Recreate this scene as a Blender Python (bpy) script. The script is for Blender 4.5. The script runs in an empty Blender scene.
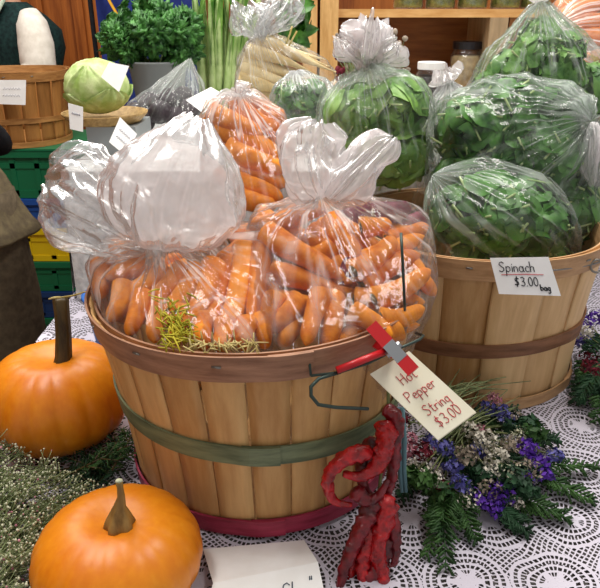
import bpy, bmesh, math, random
from mathutils import Vector, Matrix, noise
from mathutils.bvhtree import BVHTree
C = bpy.context.scene.collection
sc = bpy.context.scene
PI = math.pi
R = random.Random(7)
TZ = 0.75                       # table top height
F0, PITCH, CZ = 650.0, math.radians(23.65), TZ + 0.619
CAM = Vector((0, 0, CZ))
FWD = Vector((0, math.cos(PITCH), -math.sin(PITCH)))
UP = Vector((0, math.sin(PITCH), math.cos(PITCH)))

def ray(u, v):
    return FWD + Vector((1, 0, 0)) * ((u - 300) / F0) - UP * ((v - 294) / F0)
def W(u, v, Y):
    d = ray(u, v); return CAM + d * (Y / d.y)
def PT(u, v, z=TZ):
    d = ray(u, v); return CAM + d * ((z - CZ) / d.z)
def PP(u, v, p0, n):
    d = ray(u, v); return CAM + d * ((p0 - CAM).dot(n) / d.dot(n))
def px(n, Y): return n * Y / F0

# ------------------------------------------------------------------ mesh builder
class MB:
    def __init__(s): s.v = []; s.f = []
    def add(s, vs, fs):
        k = len(s.v); s.v += [tuple(x) for x in vs]; s.f += [tuple(i + k for i in f) for f in fs]; return s
    def box(s, lo, hi, M=None):
        x0, y0, z0 = lo; x1, y1, z1 = hi
        vs = [Vector(p) for p in ((x0,y0,z0),(x1,y0,z0),(x1,y1,z0),(x0,y1,z0),(x0,y0,z1),(x1,y0,z1),(x1,y1,z1),(x0,y1,z1))]
        if M: vs = [M @ p for p in vs]
        return s.add(vs, [(3,2,1,0),(4,5,6,7),(0,1,5,4),(1,2,6,5),(2,3,7,6),(3,0,4,7)])
    def tube(s, path, rad, n=8, cap=True, flat=1.0):
        P = [Vector(p) for p in path]; m = len(P)
        if not hasattr(rad, '__len__'): rad = [rad] * m
        T = [(P[min(i+1, m-1)] - P[max(i-1, 0)]).normalized() for i in range(m)]
        a = Vector((0,0,1)) if abs(T[0].z) < .9 else Vector((1,0,0))
        N = (a - T[0] * a.dot(T[0])).normalized(); vs = []; fs = []
        for i in range(m):
            N = (N - T[i] * N.dot(T[i])); N = N.normalized() if N.length > 1e-6 else a
            B = T[i].cross(N)
            for k in range(n):
                t = 2*PI*k/n
                vs.append(P[i] + (N*math.cos(t)*flat + B*math.sin(t)) * rad[i])
        for i in range(m-1):
            for k in range(n):
                k2 = (k+1) % n
                fs.append((i*n+k, i*n+k2, (i+1)*n+k2, (i+1)*n+k))
        if cap:
            fs.append(tuple(reversed(range(n)))); fs.append(tuple((m-1)*n+k for k in range(n)))
        return s.add(vs, fs)
    def lathe(s, prof, c=(0,0,0), n=32, fn=None, cap=True):
        vs = []; fs = []; m = len(prof); c = Vector(c)
        for (r, z) in prof:
            for k in range(n):
                t = 2*PI*k/n; rr = r * (fn(t, z) if fn else 1)
                vs.append(c + Vector((rr*math.cos(t), rr*math.sin(t), z)))
        for i in range(m-1):
            for k in range(n):
                k2 = (k+1) % n; fs.append((i*n+k, i*n+k2, (i+1)*n+k2, (i+1)*n+k))
        if cap:
            fs.append(tuple(reversed(range(n)))); fs.append(tuple((m-1)*n+k for k in range(n)))
        return s.add(vs, fs)
    def ball(s, c, r, n=8, m=5, sc3=(1,1,1), M=None):
        c = Vector(c); vs = []; fs = []
        for i in range(1, m):
            t = PI*i/m
            for k in range(n):
                p = 2*PI*k/n
                q = Vector((r*sc3[0]*math.sin(t)*math.cos(p), r*sc3[1]*math.sin(t)*math.sin(p), r*sc3[2]*math.cos(t)))
                vs.append(c + (M @ q if M else q))
        for sgn in (1, -1):
            q = Vector((0,0,r*sc3[2]*sgn)); vs.append(c + (M @ q if M else q))
        a, b = len(vs)-2, len(vs)-1
        for i in range(m-2):
            for k in range(n):
                k2 = (k+1) % n; fs.append((i*n+k, (i+1)*n+k, (i+1)*n+k2, i*n+k2))
        for k in range(n):
            k2 = (k+1) % n; fs.append((a, k, k2)); fs.append((b, (m-2)*n+k2, (m-2)*n+k))
        return s.add(vs, fs)
    def grid(s, fn, nu, nv):
        vs = [fn(i/nu, j/nv) for j in range(nv+1) for i in range(nu+1)]
        fs = [(j*(nu+1)+i, j*(nu+1)+i+1, (j+1)*(nu+1)+i+1, (j+1)*(nu+1)+i) for j in range(nv) for i in range(nu)]
        return s.add(vs, fs)

ORG = {}
def tag(o, label=None, cat=None, group=None, kind=None):
    for k, x in (('label', label), ('category', cat), ('group', group), ('kind', kind)):
        if x: o[k] = x
    return o
def mk(name, mb, mat, parent=None, origin=None, smooth=True, local=False):
    """one mesh object; vertices are given in world space unless local"""
    if local: o0 = Vector((0,0,0))
    elif parent is not None: o0 = ORG[parent.name]
    elif origin is not None: o0 = Vector(origin)
    else:
        xs, ys, zs = zip(*mb.v); o0 = Vector(((min(xs)+max(xs))/2, (min(ys)+max(ys))/2, min(zs)))
    me = bpy.data.meshes.new(name)
    me.from_pydata([(x-o0.x, y-o0.y, z-o0.z) for x, y, z in mb.v], [], mb.f)
    me.validate(); me.update()
    if smooth: me.polygons.foreach_set('use_smooth', [True]*len(me.polygons))
    me.materials.append(mat)
    if getattr(mb, 'cr', None) and len(mb.cr) == len(mb.v): me.attributes.new('crease_glint', 'FLOAT', 'POINT').data.foreach_set('value', mb.cr)
    o = bpy.data.objects.new(name, me); C.objects.link(o)
    if parent is not None: o.parent = parent
    elif not local: o.location = o0
    ORG[o.name] = o0
    return o
def empty(name, loc, rz=0):
    o = bpy.data.objects.new(name, None); o.empty_display_size = .03; C.objects.link(o)
    o.location = loc; o.rotation_euler = (0,0,rz); ORG[o.name] = Vector(loc); return o

def lin(h):
    if isinstance(h, str): h = [int(h[i:i+2], 16) for i in (0,2,4)]
    return tuple(((c/255)/12.92 if c/255 <= .04045 else ((c/255+.055)/1.055)**2.4) for c in h) + (1,)

# ------------------------------------------------------------------ materials
def newmat(name):
    m = bpy.data.materials.new(name); m.use_nodes = True
    nt = m.node_tree; nt.nodes.clear(); return m, nt
def N(nt, t, **kw):
    n = nt.nodes.new(t)
    for k, x in kw.items():
        if k.startswith('i_'):
            key = k[2:]; key = int(key) if key.isdigit() else key.replace('_', ' ')
            n.inputs[key].default_value = x
        else: setattr(n, k, x)
    return n
def L(nt, a, b): nt.links.new(a, b)
def mth(nt, op, a, b=None, c=None):
    n = nt.nodes.new('ShaderNodeMath'); n.operation = op
    for i, x in enumerate((a, b, c)):
        if x is None: continue
        if isinstance(x, (int, float)): n.inputs[i].default_value = x
        else: nt.links.new(x, n.inputs[i])
    return n.outputs[0]
def ramp(nt, fac, stops):
    r = nt.nodes.new('ShaderNodeValToRGB'); e = r.color_ramp.elements
    while len(e) < len(stops): e.new(.5)
    for el, (p, c) in zip(e, stops): el.position = p; el.color = c
    nt.links.new(fac, r.inputs[0]); return r.outputs[0]
def mapped(nt, scale, coord='Object'):
    tc = nt.nodes.new('ShaderNodeTexCoord'); mp = nt.nodes.new('ShaderNodeMapping')
    mp.inputs['Scale'].default_value = scale; nt.links.new(tc.outputs[coord], mp.inputs[0]); return mp.outputs[0]
def pbsdf(nt, col=None, rough=.5, spec=.5, trans=0):
    b = nt.nodes.new('ShaderNodeBsdfPrincipled'); b.inputs['Roughness'].default_value = rough
    b.inputs['Specular IOR Level'].default_value = spec
    if trans: b.inputs['Transmission Weight'].default_value = trans
    if col is not None:
        if isinstance(col, tuple): b.inputs['Base Color'].default_value = col
        else: nt.links.new(col, b.inputs['Base Color'])
    o = nt.nodes.new('ShaderNodeOutputMaterial'); nt.links.new(b.outputs[0], o.inputs[0]); return b
def bump(nt, h, b, strength=.3, dist=.002):
    n = nt.nodes.new('ShaderNodeBump'); n.inputs['Strength'].default_value = strength; n.inputs['Distance'].default_value = dist
    nt.links.new(h, n.inputs['Height']); nt.links.new(n.outputs[0], b.inputs['Normal'])
def noise_t(nt, vec, scale=1, detail=4, rough=.55):
    n = nt.nodes.new('ShaderNodeTexNoise'); n.inputs['Scale'].default_value = scale
    n.inputs['Detail'].default_value = detail; n.inputs['Roughness'].default_value = rough
    nt.links.new(vec, n.inputs['Vector']); return n.outputs['Fac']

def mottled(name, c1, c2, scale=(30,30,30), rough=.5, spec=.4, bs=.2, bd=.001, mid=(.35,.65), coord='Object', c3=None):
    m, nt = newmat(name); f = noise_t(nt, mapped(nt, scale, coord))
    st = [(mid[0], lin(c1)), (mid[1], lin(c2))]
    if c3: st.append((min(.98, mid[1]+.12), lin(c3)))
    b = pbsdf(nt, ramp(nt, f, st), rough, spec)
    if bs: bump(nt, f, b, bs, bd)
    return m
def plain(name, c, rough=.5, spec=.4, metal=0):
    m, nt = newmat(name); b = pbsdf(nt, lin(c), rough, spec); b.inputs['Metallic'].default_value = metal; return m

def wood_slats(name, c1, c2, nsl, var=.25, rough=.55):
    """stave wood; every stave has its own tone, grain runs up"""
    m, nt = newmat(name)
    tc = nt.nodes.new('ShaderNodeTexCoord'); sp = nt.nodes.new('ShaderNodeSeparateXYZ'); L(nt, tc.outputs['Object'], sp.inputs[0])
    a = mth(nt, 'ARCTAN2', sp.outputs[1], sp.outputs[0])
    k = mth(nt, 'FLOOR', mth(nt, 'MULTIPLY_ADD', a, nsl/(2*PI), .5 + nsl))
    wn = N(nt, 'ShaderNodeTexWhiteNoise', noise_dimensions='1D'); L(nt, k, wn.inputs['W'])
    g = noise_t(nt, mapped(nt, (70,70,5)), 1, 5, .6)
    big = noise_t(nt, mapped(nt, (9,9,5)), 1, 3, .5)
    f = mth(nt, 'ADD', mth(nt, 'MULTIPLY', g, .6), mth(nt, 'MULTIPLY', big, .4))
    f = mth(nt, 'ADD', f, mth(nt, 'MULTIPLY', mth(nt, 'SUBTRACT', wn.outputs[0], .5), var))
    col = ramp(nt, f, [(.25, lin(c1)), (.68, lin(c2))])
    b = pbsdf(nt, col, rough, .35); bump(nt, g, b, .25, .0015); return m
def grain(name, c1, c2, scale=(60,60,6), rough=.5, spec=.35, bs=.25):
    m, nt = newmat(name); g = noise_t(nt, mapped(nt, scale), 1, 5, .62)
    b = pbsdf(nt, ramp(nt, g, [(.3, lin(c1)), (.7, lin(c2))]), rough, spec); bump(nt, g, b, bs, .0015); return m

def film_mat(name, white=.10, tint='f4f2f2', edge=.5, rough=.13, scale=26, streak=.25, gl=.07, crease_glint=.75):
    """thin clear polythene: see-through, milky where crumpled, highlight streaks painted white, glossy"""
    m, nt = newmat(name)
    co = mapped(nt, (1,1,1))
    n1 = noise_t(nt, co, scale, 3, .55)
    rid = mth(nt, 'SUBTRACT', 1, mth(nt, 'MULTIPLY', mth(nt, 'ABSOLUTE', mth(nt, 'SUBTRACT', n1, .5)), 9))
    rid = mth(nt, 'MAXIMUM', rid, 0)
    n2 = noise_t(nt, co, scale*2.3, 3, .5)
    hgt = mth(nt, 'ADD', mth(nt, 'MULTIPLY', rid, .5), n2)
    bp = N(nt, 'ShaderNodeBump'); bp.inputs['Strength'].default_value = .45; bp.inputs['Distance'].default_value = .004; L(nt, hgt, bp.inputs['Height'])
    lw = N(nt, 'ShaderNodeLayerWeight'); lw.inputs['Blend'].default_value = .35
    face = mth(nt, 'POWER', lw.outputs['Facing'], 1.6)
    wf = mth(nt, 'MULTIPLY_ADD', face, edge, white)
    wf = mth(nt, 'ADD', wf, mth(nt, 'MULTIPLY', mth(nt, 'POWER', rid, 2), streak))
    at = N(nt, 'ShaderNodeAttribute', attribute_name='crease_glint'); wf = mth(nt, 'ADD', wf, mth(nt, 'MULTIPLY', at.outputs['Fac'], crease_glint))  # whitens gathered film and paints highlight streaks along the folds
    wf = mth(nt, 'MINIMUM', wf, .9)
    tr = N(nt, 'ShaderNodeBsdfTransparent'); tr.inputs[0].default_value = (.97,.97,.97,1)
    df = N(nt, 'ShaderNodeBsdfDiffuse'); df.inputs[0].default_value = lin(tint); L(nt, bp.outputs[0], df.inputs['Normal'])
    tl = N(nt, 'ShaderNodeBsdfTranslucent'); tl.inputs[0].default_value = lin(tint)
    mw = N(nt, 'ShaderNodeMixShader'); mw.inputs[0].default_value = .5; L(nt, df.outputs[0], mw.inputs[1]); L(nt, tl.outputs[0], mw.inputs[2])
    mx = N(nt, 'ShaderNodeMixShader'); L(nt, wf, mx.inputs[0]); L(nt, tr.outputs[0], mx.inputs[1]); L(nt, mw.outputs[0], mx.inputs[2])
    gls = N(nt, 'ShaderNodeBsdfGlossy'); gls.inputs['Roughness'].default_value = rough; L(nt, bp.outputs[0], gls.inputs['Normal'])
    fr = N(nt, 'ShaderNodeFresnel'); fr.inputs[0].default_value = 1.45; L(nt, bp.outputs[0], fr.inputs['Normal'])
    gf = mth(nt, 'MINIMUM', mth(nt, 'ADD', mth(nt, 'MULTIPLY', fr.outputs[0], .7), gl), .6)
    m2 = N(nt, 'ShaderNodeMixShader'); L(nt, gf, m2.inputs[0]); L(nt, mx.outputs[0], m2.inputs[1]); L(nt, gls.outputs[0], m2.inputs[2])
    o = N(nt, 'ShaderNodeOutputMaterial'); L(nt, m2.outputs[0], o.inputs[0]); return m

def lace_mat(name, cell=.105, white='ccc7d4', fine=1.0):
    """crocheted doily lace: medallions of rings and spokes with real holes"""
    m, nt = newmat(name)
    sp = nt.nodes.new('ShaderNodeSeparateXYZ'); co = mapped(nt, (1,1,1))
    wob = N(nt, 'ShaderNodeTexNoise'); wob.inputs['Scale'].default_value = 14; wob.inputs['Detail'].default_value = 5; L(nt, co, wob.inputs['Vector'])
    va = N(nt, 'ShaderNodeVectorMath', operation='MULTIPLY_ADD'); L(nt, wob.outputs['Color'], va.inputs[0]); va.inputs[1].default_value = (.026,.026,0); L(nt, co, va.inputs[2])
    L(nt, va.outputs[0], sp.inputs[0])
    x = mth(nt, 'DIVIDE', mth(nt, 'SUBTRACT', sp.outputs[0], sp.outputs[2]), cell); y = mth(nt, 'DIVIDE', mth(nt, 'ADD', sp.outputs[1], sp.outputs[2]), cell)
    row = mth(nt, 'FLOOR', y)
    x = mth(nt, 'ADD', x, mth(nt, 'MULTIPLY', row, .5))
    fx = mth(nt, 'SUBTRACT', mth(nt, 'FRACT', x), .5); fy = mth(nt, 'SUBTRACT', mth(nt, 'FRACT', y), .5)
    r = mth(nt, 'SQRT', mth(nt, 'ADD', mth(nt, 'MULTIPLY', fx, fx), mth(nt, 'MULTIPLY', fy, fy)))
    a = mth(nt, 'ARCTAN2', fy, fx)
    gt = lambda p, q: mth(nt, 'GREATER_THAN', p, q)
    mx = lambda p, q: mth(nt, 'MAXIMUM', p, q)
    pet = mth(nt, 'MULTIPLY_ADD', mth(nt, 'COSINE', mth(nt, 'MULTIPLY', a, 6)), .06, .15)   # solid flower
    core = gt(pet, r)
    rings = gt(mth(nt, 'SINE', mth(nt, 'MULTIPLY', r, 2*PI*11*fine)), .42)
    sp1 = gt(mth(nt, 'SINE', mth(nt, 'MULTIPLY', a, 26)), .55)
    sp2 = gt(mth(nt, 'SINE', mth(nt, 'MULTIPLY_ADD', a, 46, 1.5)), .55)
    outer = gt(r, .33)
    spokes = mth(nt, 'ADD', mth(nt, 'MULTIPLY', outer, sp2), mth(nt, 'MULTIPLY', mth(nt, 'SUBTRACT', 1, outer), sp1))
    med = mx(core, mx(rings, spokes))
    k = 2*PI*12*fine
    net = mx(gt(mth(nt, 'SINE', mth(nt, 'MULTIPLY', mth(nt, 'ADD', fx, fy), k)), .5), gt(mth(nt, 'SINE', mth(nt, 'MULTIPLY', mth(nt, 'SUBTRACT', fx, fy), k)), .5))
    out = gt(r, .49)
    lace = mth(nt, 'ADD', mth(nt, 'MULTIPLY', out, net), mth(nt, 'MULTIPLY', mth(nt, 'SUBTRACT', 1, out), med))
    band = mth(nt, 'LESS_THAN', mth(nt, 'ABSOLUTE', mth(nt, 'SUBTRACT', r, .47)), .022)
    lace = mx(lace, band)
    b = N(nt, 'ShaderNodeBsdfPrincipled'); b.inputs['Base Color'].default_value = lin(white); b.inputs['Roughness'].default_value = .9; b.inputs['Specular IOR Level'].default_value = .1
    n = noise_t(nt, co, 260, 2, .5); bump(nt, n, b, .6, .001)
    tr = N(nt, 'ShaderNodeBsdfTransparent'); ms = N(nt, 'ShaderNodeMixShader'); L(nt, lace, ms.inputs[0]); L(nt, tr.outputs[0], ms.inputs[1]); L(nt, b.outputs[0], ms.inputs[2])
    o = N(nt, 'ShaderNodeOutputMaterial'); L(nt, ms.outputs[0], o.inputs[0]); return m

def carrot_mat(name, c1, c2, crown='6a5a2a'):
    m, nt = newmat(name)
    tc = nt.nodes.new('ShaderNodeTexCoord'); sp = nt.nodes.new('ShaderNodeSeparateXYZ'); L(nt, tc.outputs['Object'], sp.inputs[0])
    oi = nt.nodes.new('ShaderNodeObjectInfo')
    f = noise_t(nt, mapped(nt, (1.2,1.2,5)), 1, 4, .55)
    f = mth(nt, 'ADD', f, mth(nt, 'MULTIPLY', mth(nt, 'SUBTRACT', oi.outputs['Random'], .5), .35))
    col = ramp(nt, f, [(.25, lin(c1)), (.7, lin(c2))])
    mixc = N(nt, 'ShaderNodeMix', data_type='RGBA'); L(nt, mth(nt, 'LESS_THAN', sp.outputs[2], .025), mixc.inputs[0])
    L(nt, col, mixc.inputs[6]); mixc.inputs[7].default_value = lin(crown)
    b = pbsdf(nt, mixc.outputs[2], .55, .22)
    rg = noise_t(nt, mapped(nt, (.4,.4,38)), 1, 2, .5); bump(nt, rg, b, .35, .0015); return m

M = {}
M['slat1'] = wood_slats('front basket staves', 'ae7c46', 'dfb478', 26, .18)
M['slat2'] = wood_slats('spinach basket staves', 'b28550', 'e6c18e', 17, .3)
M['slat3'] = wood_slats('old basket staves', '7a4f24', 'b07a40', 20, .25)
M['rim1'] = grain('rim wood', '7d5640', 'b88a6c', (14,14,90))
M['rim2'] = grain('pale rim wood', 'a37a50', 'd0a77a', (14,14,90))
M['rim3'] = grain('aged rim wood', '8a5c30', 'bf8b52', (14,14,90))
M['green_hoop'] = grain('green stained hoop', '525e46', '86906c', (14,14,90))
M['red_hoop'] = grain('red stained hoop', '7d1c33', 'b23b58', (14,14,90))
M['brown_hoop'] = grain('brown hoop', '6a462c', '96694a', (14,14,90))
M['wire_green'] = plain('green wire', '3b4a44', .4, .5, .5)
M['wire'] = plain('galvanised wire', '8d8a84', .35, .5, .8)
M['red_plastic'] = plain('red plastic', 'c01820', .35, .5)
M['steel'] = plain('steel', 'a9adb2', .3, .5, .9)
M['carrot'] = carrot_mat('carrot skin', 'cc6a0a', 'f49a26')
M['carrot_dark'] = carrot_mat('purple carrot skin', '5a2030', '8a3448')
M['carrot_pale'] = carrot_mat('pale carrot skin', 'd07028', 'eb9c5c')
M['parsnip'] = carrot_mat('parsnip skin', 'd8bd84', 'f0dfb4', 'a08a50')
M['film'] = film_mat('clear bag film', .0, 'ffffff', edge=.2, streak=.03, gl=.0, rough=.11, scale=15, crease_glint=.85)
M['film_white'] = film_mat('crumpled bag film', .36, 'fffafb', edge=.32, streak=.06, scale=11, gl=.02, rough=.24)
M['film_grey'] = film_mat('loose clear film', .08, 'eef0f2', edge=.42, streak=.14, scale=12, gl=.03, rough=.18)
M['film_green'] = film_mat('spinach bag film', .0, 'f2fbf6', edge=.24, streak=.04, scale=11, gl=.0, rough=.12, crease_glint=.5)
M['leaf'] = mottled('spinach leaf', '1c4c18', '5a983a', (28,28,28), .4, .5, .3, .002)
M['leaf_light'] = mottled('light green leaf', '4f8430', '98c460', (20,20,20), .45, .45, .3, .002)
M['leaf_bright'] = mottled('greens leaf', '3a7030', '86b85c', (25,25,25), .45, .45, .3, .002)
M['stalk'] = mottled('leaf stalk', '8fae62', 'c6d79a', (20,20,20), .4, .4, .1)
M['kale'] = mottled('kale leaf', '1c4a1c', '4f8a3c', (35,35,35), .5, .4, .4, .003)
M['cabbage'] = mottled('cabbage leaf', '9dbb62', 'd6e4a6', (26,26,26), .45, .4, .9, .005)
M['lace'] = lace_mat('lace tablecloth')
M['lace2'] = mottled('pale lace cover', 'aeb0b0', 'dcdcda', (55,55,55), .9, .1, 1.0, .004)
M['tabletop'] = grain('dark table wood', '2e2926', '4a423e', (6,40,40))
M['stand'] = plain('stand cloth', 'b9b6b4', .9, .1)
M['paper'] = mottled('white card', 'f1f0ee', 'fafafa', (20,20,20), .7, .2, .05)
M['paper_yellow'] = mottled('cream card', 'efe9cf', 'f8f3de', (20,20,20), .7, .2, .05)
M['ink_red'] = plain('red ink', 'c23a44', .6, .2)
M['ink_black'] = plain('black ink', '26262c', .6, .2)
M['ink_grey'] = plain('grey ink', 'b4b4bc', .6, .2)
M['ink_blue'] = plain('slate ink', '4a5668', .6, .2)
M['chili'] = mottled('dried chilli skin', '7c0c12', 'c8181e', (90,90,90), .24, .6, 1.0, .004)
M['chili_dark'] = mottled('dark dried chilli skin', '4a0a12', '8a1420', (60,60,60), .3, .6, .8, .004)
M['stemgreen'] = mottled('dry green stems', '55603a', '8a9060', (30,30,30), .7, .2, 0)
M['cedar'] = mottled('cedar foliage', '1f3d1c', '426630', (40,40,40), .55, .3, .2)
M['fir'] = mottled('fir foliage', '16301e', '2f5436', (40,40,40), .55, .3, .2)
M['violet'] = mottled('violet petals', '3a1e7a', '7043b8', (90,90,90), .7, .2, 0)
M['bluev'] = mottled('blue violet petals', '38387e', '7472b4', (90,90,90), .7, .2, 0)
M['pinkp'] = mottled('pink petals', '9a5a6c', 'd49aa6', (90,90,90), .7, .2, 0)
M['whitep'] = mottled('white petals', 'b9b3a4', 'e4dfd2', (90,90,90), .8, .1, 0)
M['creamp'] = mottled('cream green blossom', 'a5a888', 'dcdcc4', (90,90,90), .8, .1, 0)
M['darkp'] = mottled('dark red petals', '4a1420', '7c2434', (90,90,90), .7, .2, 0)
M['seed'] = mottled('dried seed heads', '6b6054', 'a99c8c', (60,60,60), .8, .1, .2)
M['greenery'] = mottled('grey green stalks', '5d6b44', '98a274', (40,40,40), .7, .2, 0)
M['strawy'] = mottled('straw', 'a08c50', 'd4c48a', (40,40,40), .8, .1, 0)
M['yellowgreen'] = mottled('yellowed carrot greens', '8a8a20', 'cfbf40', (60,60,60), .7, .2, 0)
M['teal_string'] = plain('teal string', '5f8088', .7, .2)
M['beet'] = mottled('dark beet skin', '241a22', '4c3c46', (40,40,40), .5, .4, .4, .003)
M['blue_plastic'] = plain('blue plastic', '2a62b0', .4, .4)
M['crate_green'] = plain('green crate plastic', '0e6a44', .45, .4)
M['crate_yellow'] = plain('yellow crate plastic', 'e0c010', .45, .4)
M['crate_blue'] = plain('blue crate plastic', '1c4fa0', .45, .4)
M['crate_deep'] = plain('deep blue crate plastic', '123a70', .45, .4)
M['skin'] = mottled('skin', 'c08a70', 'd4a288', (20,20,20), .55, .35, 0)
M['hair'] = grain('brown hair', '2a1c16', '5a4034', (90,90,12))
M['vest'] = mottled('dark green vest cloth', '101f20', '1c3432', (60,60,60), .85, .15, .2)
M['blouse'] = mottled('cream blouse cloth', 'cfc8bc', 'e2dcd2', (25,25,25), .9, .1, .3)
M['black'] = mottled('black cloth', '0a0a0d', '17171b', (50,50,50), .85, .15, .2)
M['taupe'] = mottled('taupe coat cloth', '5d5242', '74684f', (45,45,45), .9, .1, .3)
M['taupe2'] = mottled('taupe trouser cloth', '51473a', '665a48', (45,45,45), .9, .1, .3)
M['trim_light'] = mottled('light braid', '8c9a86', 'b9bfae', (90,90,90), .9, .1, .2)
M['shelfwood'] = grain('pale shelf pine', 'c08a4c', 'dcae72', (10,50,50))
M['postwood'] = grain('post pine', 'b98a50', 'e0b478', (50,50,8))
M['shelfback'] = grain('brown shelf boards', '744622', 'a06a36', (5,40,40))
M['greywood'] = grain('weathered end board', '8f7a5c', 'b89c78', (50,50,8))
M['glass'] = film_mat('jar glass', .02, edge=.2, streak=0, gl=.08, rough=.05)
M['pickle'] = mottled('green pickle filling', '4c5a20', '8a963c', (60,60,60), .4, .4, .2)
M['darkjam'] = mottled('dark preserve', '120c0c', '2a1614', (40,40,40), .3, .5, 0)
M['creamfill'] = mottled('cream preserve', 'a8936a', 'cdb98c', (40,40,40), .5, .4, 0)
M['lid_dark'] = plain('dark lid', '18151a', .35, .5)
M['lid_white'] = plain('white lid', 'e0dedc', .4, .4)
M['banner'] = mottled('blue banner cloth', '1a2560', '28377c', (12,12,12), .8, .2, .2)
M['yellow_strap'] = plain('yellow strap', 'd9a227', .6, .3)
M['tray'] = grain('woven tray', '8a6a3c', 'c0a068', (80,80,80))
M['tub'] = plain('grey plastic tub', '8f9496', .4, .4)
M['twist'] = plain('wire twist tie', 'd8d8d0', .5, .3)

def pumpkin_mat():
    m, nt = newmat('pumpkin skin')
    f = noise_t(nt, mapped(nt, (7,7,7)), 1, 5, .55); s = noise_t(nt, mapped(nt, (120,120,60)), 1, 2, .5)
    f2 = mth(nt, 'ADD', mth(nt, 'MULTIPLY', f, .75), mth(nt, 'MULTIPLY', s, .25))
    b = pbsdf(nt, ramp(nt, f2, [(.3, lin('d46c0a')), (.55, lin('e68a16')), (.75, lin('f4a830'))]), .36, .45); bump(nt, s, b, .12, .001); return m
M['pumpkin'] = pumpkin_mat()
M['stem_dark'] = grain('dark pumpkin stem', '2b2213', '5c4a28', (90,90,12))
M['stem_tan'] = grain('tan pumpkin stem', '6b4f26', 'a8874c', (90,90,14))

def plank_wall(name, c1, c2, w=.16):
    m, nt = newmat(name)
    tc = nt.nodes.new('ShaderNodeTexCoord'); sp = nt.nodes.new('ShaderNodeSeparateXYZ'); L(nt, tc.outputs['Object'], sp.inputs[0])
    q = mth(nt, 'DIVIDE', sp.outputs[0], w); k = mth(nt, 'FLOOR', q); fr = mth(nt, 'FRACT', q)
    wn = N(nt, 'ShaderNodeTexWhiteNoise', noise_dimensions='1D'); L(nt, k, wn.inputs['W'])
    g = noise_t(nt, mapped(nt, (30,30,2.5)), 1, 5, .6)
    f = mth(nt, 'ADD', g, mth(nt, 'MULTIPLY', mth(nt, 'SUBTRACT', wn.outputs[0], .5), .3))
    col = ramp(nt, f, [(.3, lin(c1)), (.7, lin(c2))]); b = pbsdf(nt, col, .5, .35)
    gap = mth(nt, 'GREATER_THAN', mth(nt, 'ABSOLUTE', mth(nt, 'SUBTRACT', fr, .5)), .47)
    h = mth(nt, 'SUBTRACT', g, mth(nt, 'MULTIPLY', gap, 4)); bump(nt, h, b, .5, .004); return m
M['wall'] = plank_wall('pine panelling', '7a3c10', 'b4682a')
M['floor'] = grain('floor boards', '5a4028', '846040', (4,40,40))

# ------------------------------------------------------------------ the setting
def struct(name, mb, mat, **k): o = mk(name, mb, mat, **k); o['kind'] = 'structure'; return o
struct('floor', MB().box((-3.2,-1.6,-.05), (3.2,4.2,0)), M['floor'], smooth=False)
struct('wall_back', MB().box((-3.2,4.2,0), (3.2,4.3,3.2)), M['wall'], smooth=False)
struct('wall_left', MB().box((-3.3,-1.6,0), (-3.2,4.3,3.2)), M['wall'], smooth=False)

# tables
XL = -.53
t = empty('display_table', (.5, 1.2, 0))
tag(t, 'long dark display table under the white lace cloth', 'table')
mk('table_top', MB().box((XL,.22,TZ-.035), (1.75,2.50,TZ-.003)), M['tabletop'], t, smooth=False)
for x in (XL+.06, 1.66):
    for y in (.3, 2.42): mk('leg', MB().box((x-.03,y-.03,0), (x+.03,y+.03,TZ-.035)), M['tabletop'], t, smooth=False)
cl = MB()
def drape(a, b):
    # cloth top plus a fall of cloth on the left and the front
    x = XL-.008 + a*(1.76-XL); y = .21 + b*2.30
    return Vector((x, y, TZ + .0006*noise.noise((x*9, y*9, 0))))
cl.grid(drape, 60, 60)
cl.grid(lambda a, b: Vector((XL-.008-.012*math.sin(PI*b)*(.6+.4*math.sin(a*60)),   .21+a*2.30, TZ-b*.32)), 90, 8)
cl.grid(lambda a, b: Vector((XL-.008+a*(1.76-XL), .21-.012*math.sin(PI*b)*(.6+.4*math.sin(a*70)), TZ-b*.32)), 90, 8)
tag(mk('tablecloth', cl, M['lace'], origin=(0,0,TZ)), 'white crocheted lace cloth spread over the display table', 'tablecloth')
# raised stand at the back covered with a pale lace cloth
ST = TZ + .30
sm = MB().box((XL+.035,1.40,TZ+.002), (.62,2.46,ST-.004))
sroot = mk('raised_stand', sm, M['stand'], smooth=False); tag(sroot, 'low raised box stand under pale cloth at the back of the table', 'stand')
cv = MB(); cv.grid(lambda a, b: Vector((XL+.015+a*(.64-XL), 1.385+b*1.09, ST)), 20, 20)
cv.grid(lambda a, b: Vector((XL+.015+a*(.64-XL), 1.385-.014*b*(1+math.sin(a*55)), ST-b*.29)), 120, 6)
cv.grid(lambda a, b: Vector((XL+.015-.012*b*(1+math.sin(a*40)), 1.385+a*1.09, ST-b*.29)), 90, 6)
tag(mk('stand_cover', cv, M['lace2'], origin=(0,1.4,ST)), 'greyish white lace cover hanging over the raised stand', 'cloth')

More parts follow.
